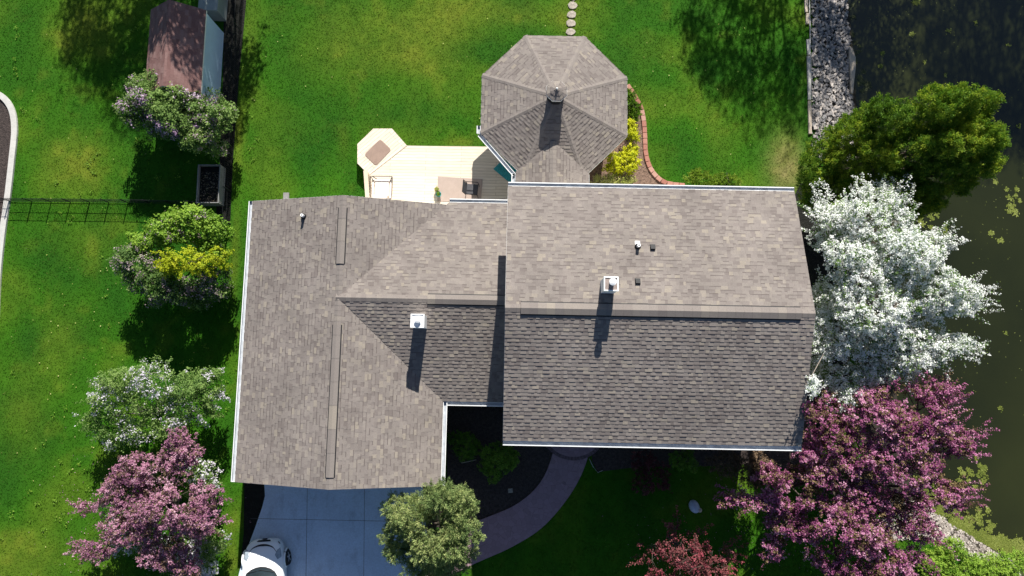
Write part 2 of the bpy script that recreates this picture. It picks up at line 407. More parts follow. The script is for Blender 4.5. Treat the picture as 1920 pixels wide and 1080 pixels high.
for (a, b, c, d) in ((577, 880, 572, 1200), (684, 880, 681, 1200), (470, 972, 830, 979), (440, 1150, 850, 1150)):
    p, q = W(a, b), W(c, d); t = (q - p).normalized(); nn = Vector((-t.y, t.x, 0)) * .008
    vs = [bm.verts.new((v.x, v.y, .016)) for v in (p - nn, q - nn, q + nn, p + nn)]; bm.faces.new(vs)
from_bm('driveway_joints', bm, mat('dark_joint_gap', (.09, .09, .1), .95))['kind'] = 'structure'  # dark lines for the joints between the slabs

# front bed and curved walk
FRONT_BED = W2([(838, 720), (838, 905), (792, 912), (800, 990), (870, 985), (930, 975), (985, 945), (1020, 910), (1042, 870), (1045, 800), (1045, 740), (1000, 720)])
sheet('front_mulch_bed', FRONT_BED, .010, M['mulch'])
walk_o = smooth_curve(W2([(1108, 838), (1090, 890), (1060, 940), (1015, 990), (960, 1025), (900, 1052), (850, 1075), (790, 1100)]), 6)
walk_i = smooth_curve(W2([(1040, 838), (1024, 885), (1000, 920), (965, 947), (925, 965), (890, 978), (850, 990), (790, 1010)]), 6)
mw = bpy.data.materials.new('stamped_concrete'); mw.use_nodes = True
nt = mw.node_tree; b = nt.nodes['Principled BSDF']; tc = nt.nodes.new('ShaderNodeTexCoord')
vo = nt.nodes.new('ShaderNodeTexVoronoi'); vo.feature = 'DISTANCE_TO_EDGE'; vo.inputs['Scale'].default_value = 4.6
nt.links.new(tc.outputs['Object'], vo.inputs['Vector'])
mr = nt.nodes.new('ShaderNodeMapRange'); mr.inputs[1].default_value = 0; mr.inputs[2].default_value = .04; mr.inputs[3].default_value = .72; mr.inputs[4].default_value = 1
nt.links.new(vo.outputs['Distance'], mr.inputs[0])
vc = nt.nodes.new('ShaderNodeTexVoronoi'); vc.inputs['Scale'].default_value = 4.6; nt.links.new(tc.outputs['Object'], vc.inputs['Vector'])
sep = nt.nodes.new('ShaderNodeSeparateColor'); nt.links.new(vc.outputs['Color'], sep.inputs[0])
mr2 = nt.nodes.new('ShaderNodeMapRange'); mr2.inputs[3].default_value = .9; mr2.inputs[4].default_value = 1.1; nt.links.new(sep.outputs[0], mr2.inputs[0])
mm = nt.nodes.new('ShaderNodeMath'); mm.operation = 'MULTIPLY'; nt.links.new(mr.outputs[0], mm.inputs[0]); nt.links.new(mr2.outputs[0], mm.inputs[1])
vm = nt.nodes.new('ShaderNodeVectorMath'); vm.operation = 'SCALE'; vm.inputs[0].default_value = (.31, .205, .235)
nt.links.new(mm.outputs[0], vm.inputs['Scale']); nt.links.new(vm.outputs[0], b.inputs['Base Color']); b.inputs['Roughness'].default_value = .8
M['stamped'] = mw
bm = bmesh.new()
ro = [bm.verts.new((p.x, p.y, .05)) for p in walk_o]; ri = [bm.verts.new((p.x, p.y, .05)) for p in walk_i]
ro2 = [bm.verts.new((p.x, p.y, -.02)) for p in walk_o]; ri2 = [bm.verts.new((p.x, p.y, -.02)) for p in walk_i]
for i in range(len(ro) - 1):
    bm.faces.new((ro[i], ro[i + 1], ri[i + 1], ri[i])); bm.faces.new((ro[i], ro[i + 1], ro2[i + 1], ro2[i])); bm.faces.new((ri[i], ri[i + 1], ri2[i + 1], ri2[i]))
from_bm('walkway', bm, M['stamped'])['kind'] = 'structure'
landing_c = W(1075, 808)
bm = bmesh.new()
prism(bm, [(landing_c.x + 1.25 * math.cos(t), landing_c.y + 1.1 * math.sin(t)) for t in np.linspace(0, 2 * math.pi, 40, endpoint=False)], .0, .15)
prism(bm, [(landing_c.x + .98 * math.cos(t), landing_c.y + .84 * math.sin(t)) for t in np.linspace(0, 2 * math.pi, 40, endpoint=False)], .15, .28)
step = from_bm('entry_step', bm, M['stamped']); step['kind'] = 'structure'
rb_ = bmesh.new()
for t0, t1 in zip(np.linspace(0, 2 * math.pi, 61)[:-1], np.linspace(0, 2 * math.pi, 61)[1:]):
    t1 = t1 - .012
    prism(rb_, [(landing_c.x + a * math.cos(t), landing_c.y + b__ * math.sin(t)) for a, b__, t in ((1.40, 1.26, t0), (1.40, 1.26, t1), (1.255, 1.105, t1), (1.255, 1.105, t0))], -.02, .075)
st_e = from_bm('entry_step_edge', rb_, mat('dark_step_brick', (.16, .11, .12), .9, noise=(9, .3))); st_e['kind'] = 'structure'
SIDE_BED = W2([(1110, 800), (1110, 865), (1120, 885), (1200, 875), (1300, 875), (1400, 870), (1470, 880), (1520, 860), (1520, 780)])
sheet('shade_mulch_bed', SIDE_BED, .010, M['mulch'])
EAST_SHADE = W2([(1450, 372), (1490, 366), (1500, 345), (1530, 330), (1560, 330), (1570, 385), (1575, 500), (1590, 700), (1560, 800), (1535, 860), (1450, 800)])
sheet('east_shade_sheet', EAST_SHADE, .009, M['soil'])  # near-black sheet that paints the cedar's shade onto the grass
DRIVE_SHADE = W2([(458, 900), (457, 1000), (450, 1062), (452, 1060), (467, 1020), (480, 985), (492, 950), (497, 930), (495, 900)])
sheet('driveway_shade_sheet', DRIVE_SHADE, .008, M['soil'])  # near-black sheet that paints the garage's cast shadow on the grass
CURVE_BED = smooth_curve(W2([(1172, 165), (1186, 180), (1200, 205), (1207, 240), (1210, 290), (1222, 322), (1248, 344), (1290, 352)]), 6) + W2([(1290, 385), (1090, 385), (1060, 330), (1130, 250)])
sheet('patio_mulch_bed', CURVE_BED, .010, M['mulch_brown'])
curb_line = smooth_curve(W2([(-60, 150), (-20, 168), (8, 184), (24, 208), (29, 245), (24, 300), (16, 370), (6, 440), (-2, 520), (-6, 600)]), 6)
LEFT_BED = [p for p in curb_line] + W2([(-90, 600), (-90, 150)])
sheet('neighbour_mulch_bed', LEFT_BED, .012, M['mulch'])
STRIP = W2([(466, -40), (462, 0), (448, 150), (437, 300), (431, 420), (404, 420), (412, 300), (418, 150), (420, 0), (424, -40)])
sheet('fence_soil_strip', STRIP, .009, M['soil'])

def ribbon(bm, line, half, z0, z1):
    n = len(line); L, Rr = [], []
    for i, p in enumerate(line):
        d = (line[min(i + 1, n - 1)] - line[max(i - 1, 0)]).normalized(); q = Vector((-d.y, d.x, 0)) * half
        L.append(p + q); Rr.append(p - q)
    for i in range(n - 1):
        prism(bm, [L[i], Rr[i], Rr[i + 1], L[i + 1]][::-1], z0, z1)
bm = bmesh.new(); ribbon(bm, curb_line, .13, -.03, .10); bmesh.ops.remove_doubles(bm, verts=bm.verts[:], dist=.001)
tag(from_bm('concrete_curb', bm, M['concrete_curb']), 'white poured concrete curb bending round the dark mulch bed', 'curb')

# brick edging: each brick its own part
edge_line = smooth_curve(W2([(1176, 160), (1188, 178), (1202, 205), (1208, 240), (1211, 290), (1223, 322), (1248, 343), (1292, 349)]), 14)
be = empty('brick_edging', 'curved row of red bricks edging the mulch bed beside the octagonal roof', 'edging', edge_line[0])
acc = 0; last = edge_line[0]
walked = [0]
for p, q in zip(edge_line[:-1], edge_line[1:]): walked.append(walked[-1] + (q - p).length)
walked = np.array(walked); d = .0
while d + .27 < walked[-1]:
    i = np.searchsorted(walked, d + .135); i = min(max(i, 1), len(edge_line) - 1)
    t = (edge_line[i] - edge_line[i - 1]).normalized(); c = edge_line[i - 1].lerp(edge_line[i], (d + .135 - walked[i - 1]) / (walked[i] - walked[i - 1]))
    bm = bmesh.new(); mtx = Matrix.Translation(c - edge_line[0]) @ Matrix.Rotation(math.atan2(t.y, t.x) + random.uniform(-.05, .05), 4, 'Z')
    box(bm, -.128, .128, -.1, .1, -.02, .09 + random.uniform(-.01, .01), mtx)
    o = from_bm('brick', bm, M['brick'], be, bevel=.008)
    at = o.data.attributes.new('tint', 'FLOAT', 'FACE'); at.data.foreach_set('value', [random.random()] * len(o.data.polygons))
    d += .275

# ------------------------------------------------------------------ shingled roofs
def clip2(poly, clipper):
    out = poly
    n = len(clipper)
    for i in range(n):
        ax, ay = clipper[i]; bx, by = clipper[(i + 1) % n]
        inp = out; out = []
        if not inp: break
        def sd_(p): return (bx - ax) * (p[1] - ay) - (by - ay) * (p[0] - ax)
        for j in range(len(inp)):
            p, q = inp[j], inp[(j + 1) % len(inp)]
            sp, sq = sd_(p), sd_(q)
            if sp >= -1e-9: out.append(p)
            if (sp > 1e-9 and sq < -1e-9) or (sp < -1e-9 and sq > 1e-9):
                t = sp / (sp - sq); out.append((p[0] + (q[0] - p[0]) * t, p[1] + (q[1] - p[1]) * t))
    return out
def shingle_slopes(name, slopes, parent, exposure=.143, thick=1.0, seed=1, wmin=.09, wmax=.27, material=None):
    """slopes: convex polygons of 3-D points whose first edge is the eave. Every tab is a real, tilted little slab."""
    rnd = random.Random(seed)
    V, Fc, T = [], [], []
    for poly in slopes:
        A, B = poly[0], poly[1]
        u = (B - A).normalized(); n = None
        n = (B - A).cross(poly[2] - A).normalized()
        if n.z < 0: n = -n
        v = n.cross(u)
        if v.z < 0: v = -v
        P2 = [((p - A).dot(u), (p - A).dot(v)) for p in poly]
        area = sum(P2[i][0] * P2[(i + 1) % len(P2)][1] - P2[(i + 1) % len(P2)][0] * P2[i][1] for i in range(len(P2)))
        if area < 0: P2 = P2[::-1]
        umin, umax = min(p[0] for p in P2), max(p[0] for p in P2); vmax = max(p[1] for p in P2)
        r = 0; v0 = 0
        while v0 < vmax - .01:
            v1 = v0 + exposure + .012
            x = umin - rnd.random() * wmax; hi = rnd.random() < .5
            while x < umax:
                w = rnd.uniform(wmin, wmax); hi = not hi
                q = clip2([(x, v0), (x + w, v0), (x + w, v1), (x, v1)], P2)
                x += w
                if len(q) < 3: continue
                h0 = (.017 if hi else .008) * thick
                tn = min(1, max(.12, rnd.gauss(.5, .2) + (.06 if hi else -.06) + (.3 if rnd.random() < .10 else 0)))
                base = len(V); k = len(q)
                for (pu, pv) in q:
                    h = h0 * (1 - (pv - v0) / (v1 - v0)) + .003
                    V.append(A + u * pu + v * pv + n * h)
                for (pu, pv) in q: V.append(A + u * pu + v * pv - n * .004)
                Fc.append(list(range(base, base + k))); T.append(tn)
                if rnd.random() < .42 and thick >= 1:      # printed shadow band of the laminated shingle
                    q2 = clip2([(x - w, v0), (x, v0), (x, v0 + .030), (x - w, v0 + .030)], P2)
                    if len(q2) > 2:
                        b2 = len(V)
                        for (pu, pv) in q2: V.append(A + u * pu + v * pv + n * (h0 * (1 - (pv - v0) / (v1 - v0)) + .0042))
                        Fc.append(list(range(b2, b2 + len(q2)))); T.append(rnd.uniform(0, .10))
                for j in range(k):
                    j2 = (j + 1) % k
                    Fc.append([base + j, base + k + j, base + k + j2, base + j2]); T.append(tn * .9)
            v0 += exposure; r += 1
    me = bpy.data.meshes.new(name); me.from_pydata([tuple(p) for p in V], [], Fc)
    at = me.attributes.new('tint', 'FLOAT', 'FACE'); at.data.foreach_set('value', np.array(T, np.float32))
    me.update()
    return put(name, me, material or M['shingle'], parent)
def cap_row(name, p, q, parent, n1, n2, width=.15, step=.2, lift=.016, seed=3, butt=.02):
    """overlapping cap shingles along a ridge or hip; n1, n2 are the outward directions down the two slopes"""
    rnd = random.Random(seed); V, Fc, T = [], [], []
    d = q - p; L = d.length; d.normalize(); k = 0; s = 0
    up = Vector((0, 0, 1))
    while s < L:
        e = min(L, s + step + .01); tn = min(1, max(0, rnd.gauss(.55, .11)))
        base = len(V)
        for (t, hh) in ((s, .006), (e, .0)):
            c = p + d * t + up * (lift + hh)
            V += [c + n1 * width, c + up * .006, c + n2 * width]
        Fc += [[base, base + 1, base + 4, base + 3], [base + 1, base + 2, base + 5, base + 4]]; T += [tn, tn]
        # thickness at both outer edges and at the butt
        for i in (0, 2):
            b2 = len(V); V += [V[base + i] - up * .03, V[base + 3 + i] - up * .03]
            Fc.append([base + i, base + 3 + i, b2 + 1, b2]); T.append(tn)
        b2 = len(V); V += [V[base] - up * butt, V[base + 1] - up * butt, V[base + 2] - up * butt]
        Fc += [[base, base + 1, b2 + 1, b2], [base + 1, base + 2, b2 + 2, b2 + 1]]; T += [tn, tn]
        s += step
    me = bpy.data.meshes.new(name); me.from_pydata([tuple(v) for v in V], [], Fc)
    at = me.attributes.new('tint', 'FLOAT', 'FACE'); at.data.foreach_set('value', np.array(T, np.float32)); me.update()
    return put(name, me, M['ridge_cap'], parent)
def slab(name, slopes, parent, thick=.16, mats=None):
    """the roof deck under the shingles: each slope a closed slab, white at its edges"""
    bm = bmesh.new()
    for poly in slopes:
        n = (poly[1] - poly[0]).cross(poly[2] - poly[0]).normalized()
        if n.z < 0: n = -n
        top = [bm.verts.new(p - n * .006) for p in poly]; bot = [bm.verts.new(p - Vector((0, 0, thick))) for p in poly]
        bm.faces.new(top); bm.faces.new(bot[::-1]).material_index = 1
        for i in range(len(poly)):
            j = (i + 1) % len(poly); bm.faces.new((top[i], bot[i], bot[j], top[j])).material_index = 1
    return from_bm(name, bm, [M['roof_deck'], M['white_trim']], parent)
def gutter(parent, p, q, out, w=.17, h=.12, drop=.02):
    """open trough along an eave from p to q; out is the horizontal direction away from the house"""
    d = (q - p).normalized(); bm = bmesh.new()
    z = Vector((0, 0, 1)); t = .012
    prof_out = [(0, -h), (w * .75, -h), (w, -.02), (w, 0)]
    def strip(a, b, mi):
        vs = []
        for c in (p, q):
            vs.append(bm.verts.new(c + out * a[0] + z * (a[1] - drop)))
            vs.append(bm.verts.new(c + out * b[0] + z * (b[1] - drop)))
        f = bm.faces.new((vs[0], vs[2], vs[3], vs[1])); f.material_index = mi
    strip((.004, 0), (.004, -h), 0)
    strip((.004, -h), (w * .75, -h), 0); strip((w * .75, -h), (w, -.03), 0); strip((w, -.03), (w + .004, 0), 0)
    strip((w + .004, 0), (w - .03, .002), 0)                    # rolled outer lip
    strip((.03, 0), (.006, .002), 0)                             # back lip
    strip((w - .03, .0), (w - .034, -h + .03), 1); strip((w - .034, -h + .03), (.03, -h + .03), 1); strip((.03, -h + .03), (.03, 0), 1)
    for c in (p, q):
        vs = [bm.verts.new(c + out * a + z * (b_ - drop)) for a, b_ in ((.004, 0), (.004, -h), (w * .75, -h), (w, -.03), (w, 0))]
        bm.faces.new(vs)
    me = bpy.data.meshes.new('gutter'); bm.to_mesh(me); bm.free()
    return put('gutter', me, [M['white_trim'], M['gutter_inside']], parent)

house = empty('house', 'large brown shingled house with cross gabled roofs and white gutters', 'house')
WX0, WX1, WXR, WY0, WY1, EZ, WR = -10.92, -2.75, -6.835, -4.70, 6.70, 2.75, 4.05
MY0, MY1, MYR = -1.37, 6.80, 2.62
AX0, AX1, AY0, AY1, AYR, AE, AR = -.28, 10.58, -2.62, 6.86, 2.10, 5.30, 6.80
P = HL
# walls
def wall_part(parent, x0, x1, y0, y1, h, gable=None):
    bm = bmesh.new(); pts = [(x0, y0), (x1, y0), (x1, y1), (x0, y1)]
    lo = [bm.verts.new(P(x, y, 0)) for x, y in pts]; hi = [bm.verts.new(P(x, y, h)) for x, y in pts]
    for i in range(4):
        j = (i + 1) % 4; bm.faces.new((lo[i], lo[j], hi[j], hi[i]))
    if gable == 'y':
        for yy, (a, b) in ((y0, (0, 1)), (y1, (2, 3))): bm.faces.new((hi[a], hi[b], bm.verts.new(P((x0 + x1) / 2, yy, h + (x1 - x0) / 2 * .318))))
    if gable == 'x':
        for xx, (a, b) in ((x0, (3, 0)), (x1, (1, 2))): bm.faces.new((hi[a], hi[b], bm.verts.new(P(xx, (y0 + y1) / 2, h + (y1 - y0) / 2 * .316))))
    return from_bm('wall', bm, M['siding'], parent)
garage_wall = wall_part(house, WX0 + .45, WX1 - .45, WY0 + .35, WY1 - .35, EZ - .1, 'y')
mid_wall = wall_part(house, WX1 - .5, AX0 + .4, MY0 + .45, MY1 - .45, EZ - .1)
main_wall = wall_part(house, AX0 + .35, AX1 - .3, AY0 + .45, AY1 - .45, AE - .12, 'x')
def opening(parent, name, x, y, z, w, h, face, material, panes=True):
    """face: 'S','N','E','W'"""
    ang = {'S': 0, 'E': R(90), 'N': R(180), 'W': R(270)}[face]
    mtx = HOUSE @ Matrix.Translation((x, y, z)) @ Matrix.Rotation(ang, 4, 'Z')
    bm = bmesh.new(); t = .08
    box(bm, -w / 2 - t, w / 2 + t, -.05, 0, -t, 0, mtx); box(bm, -w / 2 - t, w / 2 + t, -.05, 0, h, h + t, mtx)
    box(bm, -w / 2 - t, -w / 2, -.05, 0, 0, h, mtx); box(bm, w / 2, w / 2 + t, -.05, 0, 0, h, mtx)
    o = from_bm(name, bm, M['white_trim'], parent)
    bm = bmesh.new()
    if panes:
        box(bm, -w / 2, -.015, -.02, -.004, 0, h, mtx); box(bm, .015, w / 2, -.02, -.004, 0, h, mtx)
        from_bm('pane', bm, M['glass'], o)
    else:
        k = 4
        for i in range(k): box(bm, -w / 2 + .005, w / 2 - .005, -.035, -.004, h * i / k + .01, h * (i + 1) / k - .01, mtx)
        from_bm('panel', bm, material, o)
    return o
for (nm, x, y, z, w, h, f, m_, p_) in (('garage_door', -6.7, WY0 + .35, .06, 4.9, 2.2, 'S', M['door'], False), ('window', -8, WY1 - .35, 1.0, 1.2, 1.1, 'N', None, True),
        ('window', WX0 + .45, 1.5, 1.0, 1.4, 1.1, 'W', None, True), ('front_door', 2.75, AY0 + .45, .3, 1.0, 2.05, 'S', M['door'], False),
        ('window', 5.6, AY0 + .45, .9, 1.8, 1.3, 'S', None, True), ('window', 8.4, AY0 + .45, 3.4, 1.4, 1.2, 'S', None, True), ('window', 2.75, AY0 + .45, 3.4, 1.4, 1.2, 'S', None, True),
        ('window', 7.2, AY1 - .45, .9, 1.8, 1.3, 'N', None, True), ('window', 7.2, AY1 - .45, 3.4, 1.4, 1.2, 'N', None, True), ('window', AX1 - .3, 3.5, 3.3, 1.2, 1.2, 'E', None, True), ('patio_door', -2.6 + 1, MY1 - .45, .5, 1.7, 2.05, 'N', None, True)):
    opening(house, nm, x, y, z, w, h, f, m_, p_)

def V3(t): return P(*t)
# garage roof: ridge runs north-south
wing_slopes = [[P(WX0, WY1, EZ), P(WX0, WY0, EZ), P(WXR, WY0, WR), P(WXR, WY1, WR)], [P(WX1, WY0, EZ), P(WX1, WY1, EZ), P(WXR, WY1, WR), P(WXR, WY0, WR)]]
roof_g = slab('garage_roof', wing_slopes, house); roof_g['label'] = 'long gabled roof over the garage end'
shingle_slopes('shingles', wing_slopes, roof_g, seed=11)
ex = (HOUSE.to_3x3() @ Vector((1, 0, 0))); ey = (HOUSE.to_3x3() @ Vector((0, 1, 0)))
sl_e = (ex - Vector((0, 0, .318))).normalized(); sl_w = (-ex - Vector((0, 0, .318))).normalized()
sl_n = (ey - Vector((0, 0, .316))).normalized(); sl_s = (-ey - Vector((0, 0, .316))).normalized()
cap_row('ridge_cap', P(WXR, WY0, WR), P(WXR, WY1, WR), roof_g, sl_e, sl_w, seed=4)
# middle roof
mid_slopes = [[P(WX1, MY1, EZ), P(AX0 + .4, MY1, EZ), P(AX0 + .4, MYR, WR + .02), P(WXR, MYR, WR + .02)], [P(WX1, MY0, EZ), P(AX0 + .4, MY0, EZ), P(AX0 + .4, MYR, WR + .02), P(WXR, MYR, WR + .02)]]
roof_m = slab('middle_roof', mid_slopes, house); roof_m['label'] = 'short cross gable roof between the two bigger roofs'
shingle_slopes('shingles', mid_slopes, roof_m, seed=12)
cap_row('ridge_cap', P(WXR - .1, MYR, WR + .02), P(AX0 + .3, MYR, WR + .02), roof_m, sl_n, sl_s, seed=5)
# main roof
main_slopes = [[P(AX0, AY1, AE), P(AX1, AY1, AE), P(AX1, AYR, AR), P(AX0, AYR, AR)], [P(AX0, AY0, AE), P(AX1, AY0, AE), P(AX1, AYR, AR), P(AX0, AYR, AR)]]
roof_a = slab('main_roof', main_slopes, house, .2); roof_a['label'] = 'tallest and widest gabled roof over the two storey part'
shingle_slopes('shingles', main_slopes, roof_a, seed=13)
cap_row('ridge_cap', P(AX0, AYR, AR), P(AX1, AYR, AR), roof_a, sl_n, sl_s, seed=6)
# raised ridge vents: a low box whose sides throw a thin dark line
def ridge_vent(parent, p, q, n1, n2, half=.2, h=.05, seed=1):
    d = (q - p).normalized(); bm = bmesh.new(); up = Vector((0, 0, 1))
    A_ = [(n1 * half, .045), (Vector((0, 0, 0)), .06), (n2 * half, .045)]
    for s_, (a, b_) in enumerate(((A_[0], A_[1]), (A_[1], A_[2]))):
        vs = [p + a[0] + up * (a[1] + h), q + a[0] + up * (a[1] + h), q + b_[0] + up * (b_[1] + h), p + b_[0] + up * (b_[1] + h)]
        bm.faces.new([bm.verts.new(v) for v in vs])
    for nn in (n1, n2):
        vs = [p + nn * (half - .03) - up * .02, q + nn * (half - .03) - up * .02, q + nn * (half - .03) + up * (.04 + h), p + nn * (half - .03) + up * (.04 + h)]
        bm.faces.new([bm.verts.new(v) for v in vs]).material_index = 1
        vs = [p + nn * half + up * (.045 + h), q + nn * half + up * (.045 + h), q + nn * half + up * (.025 + h), p + nn * half + up * (.025 + h)]
        bm.faces.new([bm.verts.new(v) for v in vs]).material_index = 1
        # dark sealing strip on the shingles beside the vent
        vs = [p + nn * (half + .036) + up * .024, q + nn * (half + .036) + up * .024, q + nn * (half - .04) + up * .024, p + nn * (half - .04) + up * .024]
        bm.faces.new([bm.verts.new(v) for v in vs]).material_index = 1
    for c in (p, q):
        vs = [c + n1 * half, c + n2 * half, c + n2 * half + up * (.045 + h), c + up * (.06 + h), c + n1 * half + up * (.045 + h)]
        bm.faces.new([bm.verts.new(v) for v in vs]).material_index = 1
    me = bpy.data.meshes.new('ridge_vent'); bm.to_mesh(me); bm.free()
    o = put('ridge_vent', me, [M['roof_deck'], M['dark_metal']], parent)
    return o, (p + up * (h + .048), q + up * (h + .048))
def vent_caps(parent, p, q, n1, n2, seed, **k):
    o, (a, b_) = ridge_vent(parent, p, q, n1, n2, **k)
    cap_row('ridge_cap', a, b_, parent, n1, n2, width=k.get('half', .2) - .004, seed=seed, step=.9 if k.get('half', .2) < .18 else .3, butt=.004)
vent_caps(roof_g, P(WXR, 3.95, WR), P(WXR, 6.2, WR), sl_e, sl_w, 21, half=.165, h=-.014)
vent_caps(roof_g, P(WXR, -4.25, WR), P(WXR, 1.55, WR), sl_e, sl_w, 22, half=.165, h=-.014)
vent_caps(roof_m, P(-3.35, MYR, WR + .02), P(-.3, MYR, WR + .02), sl_n, sl_s, 23, half=.2, h=-.012)
vent_caps(roof_a, P(AX0 + .55, AYR, AR), P(AX1 - .5, AYR, AR), sl_n, sl_s, 24, half=.22, h=-.006)
# valley flashing seam is left to the meeting shingles; gutters
gutter(roof_a, P(AX0, AY1, AE), P(AX1, AY1, AE), ey)
gutter(roof_a, P(AX1, AY0, AE), P(AX0, AY0, AE), -ey)
gutter(roof_m, P(WX1 + .02, MY1, EZ), P(AX0, MY1, EZ), ey)
gutter(roof_m, P(AX0 + .2, MY0, EZ), P(WX1 + .14, MY0, EZ), -ey)
gutter(roof_g, P(WX1, WY0, EZ), P(WX1, MY0 - .0, EZ), ex)
gutter(roof_g, P(WX0, WY1, EZ), P(WX0, WY0, EZ), -ex)
# white drip edges on the rakes
def drip(parent, p, q, out, w=.008):
    bm = bmesh.new(); up = Vector((0, 0, 1)); d = (q - p).normalized()
    vs = []
    for c in (p, q):
        for a, z in ((-.03, -.012), (w, -.012), (w, -.17), (-.03, -.17)): vs.append(bm.verts.new(c + out * a + up * z))
    for i in range(4):
        j = (i + 1) % 4; bm.faces.new((vs[i], vs[j], vs[4 + j], vs[4 + i]))
    bm.faces.new(vs[:4]); bm.faces.new(vs[4:])
    return from_bm('rake_trim', bm, M['white_trim'], parent)
for yy, o_ in ((WY0, -ey), (WY1, ey)):
    drip(roof_g, P(WX0, yy, EZ), P(WXR, yy, WR), o_); drip(roof_g, P(WX1, yy, EZ), P(WXR, yy, WR), o_)
for xx, o_ in ((AX0, -ex), (AX1, ex)):
    drip(roof_a, P(xx, AY0, AE), P(xx, AYR, AR), o_, .006); drip(roof_a, P(xx, AY1, AE), P(xx, AYR, AR), o_, .006)
# downspouts
bm = bmesh.new(); box(bm, -.05, .05, -.05, .05, 0, EZ - .15, HOUSE @ Matrix.Translation((WX1 - .3, WY0 + .28, 0)))
from_bm('downspout', bm, M['white_metal'], house); bm = bmesh.new()
box(bm, -.05, .05, -.05, .05, 0, AE - .15, HOUSE @ Matrix.Translation((AX0 + .25, AY0 + .38, 0)))
from_bm('downspout', bm, M['white_metal'], house)
# soffit light hood peeking out past the north rake
bm = bmesh.new(); c = W(537, 366, 2.0); box(bm, -.12, .12, -.45, .1, -.03, .06, Matrix.Translation(c)); from_bm('wall_vent_hood', bm, mat('hood_grey', (.22, .215, .21), .7, noise=(5, .1)), house, bevel=.01)

# chimneys
def chimney(cx, cy, z0, z1, w, pan, lab, flue):
    c = P(cx, cy, 0); bm = bmesh.new()
    mtx = Matrix.Translation((c.x, c.y, 0)) @ Matrix.Rotation(HA, 4, 'Z')
    box(bm, -w / 2, w / 2, -w / 2, w / 2, z0, z1, mtx)
    o = from_bm('chimney', bm, M['white_metal'], house); o['label'] = lab
    bm = bmesh.new(); e = w / 2 + .02
    for a in ((-e, e, -e, -e + .04), (-e, e, e - .04, e), (-e, -e + .04, -e + .04, e - .04), (e - .04, e, -e + .04, e - .04)): box(bm, *a, z1 - .06, z1 + .035, mtx)
    from_bm('chimney_rim', bm, M['white_metal'], o)
    bm = bmesh.new(); box(bm, -e + .041, e - .041, -e + .041, e - .041, z1 - .02, z1 + .005, mtx); from_bm('chimney_pan', bm, pan, o)
    bm = bmesh.new(); lathe(bm, [(.085, 0), (.085, flue), (.125, flue), (.13, flue + .03), (.125, flue + .05), (.06, flue + .075), (.01, flue + .08)], 18, (c.x + .02, c.y + .03, z1))
    from_bm('flue_cap', bm, M['white_metal'], o, smooth=False)
    return o
chimney(-3.62, 1.72, 3.55, 4.72, .48, M['white_metal'], 'white boxed chimney with a white cap pan', .10)
chimney(3.32, 2.92, 6.2, 7.55, .46, M['rust_metal'], 'white boxed chimney with a brown pan around its flue', .30)
# plumbing vents
def pipe(cx, cy, zr, slope, parent, plate=None):
    c = P(cx, cy, zr); bm = bmesh.new()
    lathe(bm, [(.115, -.05), (.115, .05), (.075, .12), (.075, .0)], 14, c)
    o = from_bm('vent_pipe', bm, M['black_rubber'], parent)
    bm = bmesh.new(); n = 14; prof = [(.06, 0), (.06, .30), (.03, .30), (.03, .24)]
    lathe(bm, prof, n, c); from_bm('pipe_top', bm, M['white_metal'], o)
    bm = bmesh.new(); lathe(bm, [(.029, .2), (.029, .265)], n, c); from_bm('pipe_bore', bm, M['black_rubber'], o)
    if plate:
        bm = bmesh.new(); mtx = HOUSE @ Matrix.Translation((cx, cy + .1, zr + .012 - .1 * slope)) @ Matrix.Rotation(-math.atan(slope), 4, 'X')
        box(bm, -.09, .09, -.12, .12, .008, .014, mtx); from_bm('flashing', bm, M['white_metal'], o)
pipe(-8.52, 5.92, WR - .318 * abs(-8.52 - WXR), 0, roof_g)
def roof_z(y): return AR - .316 * abs(y - AYR)
cpos = W(1197, 461, 6.2); lx, ly, _ = (HOUSE.inverted() @ cpos); pipe(lx, ly, roof_z(ly), .316, roof_a, True)
for (a, b_) in ((1225, 463), (1193, 530)):
    q = HOUSE.inverted() @ W(a, b_, 6.2); z = roof_z(q.y)
    bm = bmesh.new(); mtx = HOUSE @ Matrix.Translation((q.x, q.y, z)) @ Matrix.Rotation(-math.atan(.316), 4, 'X')
    box(bm, -.085, .085, -.10, .075, .0, .10, mtx); box(bm, -.10, .10, -.12, .13, .008, .016, mtx)
    for v in bm.verts:
        pass
    from_bm('box_vent', bm, M['dark_metal'], roof_a, bevel=.015)

# ------------------------------------------------------------------ gazebo
GC = Vector((1.575, 11.08)); GS = 2.57 / 2; GA = 3.08; GE, GZ = 2.75, 3.78
gaz = empty('gazebo', 'octagonal gazebo with brown shingled roof and small cupola joined to the house', 'gazebo', P(GC.x, GC.y, 0))
def loc(parent, v): return v - parent.location
oct_ = []
for k in range(8):
    ang = R(67.5 + 45 * k); rr = GA / math.cos(R(22.5)); oct_.append(P(GC.x + rr * math.cos(ang), GC.y + rr * math.sin(ang), GE) - gaz.location)
apex = P(GC.x, GC.y, GZ) - gaz.location
gs = [[oct_[k], oct_[(k + 1) % 8], apex] for k in range(8)]
roof_z_ = slab('roof', gs, gaz, .14)
shingle_slopes('shingles', gs, roof_z_, seed=31)
for k in range(8):
    h = (apex - oct_[k]); hd = h.normalized(); side = hd.cross(Vector((0, 0, 1))).normalized()
    drop_ = Vector((0, 0, -.16))
    cap_row('hip_cap', oct_[k], apex, roof_z_, (side + drop_).normalized(), (-side + drop_).normalized(), width=.105, seed=40 + k)
bz = EZ; BR = 2.75 + 1.53 * .31
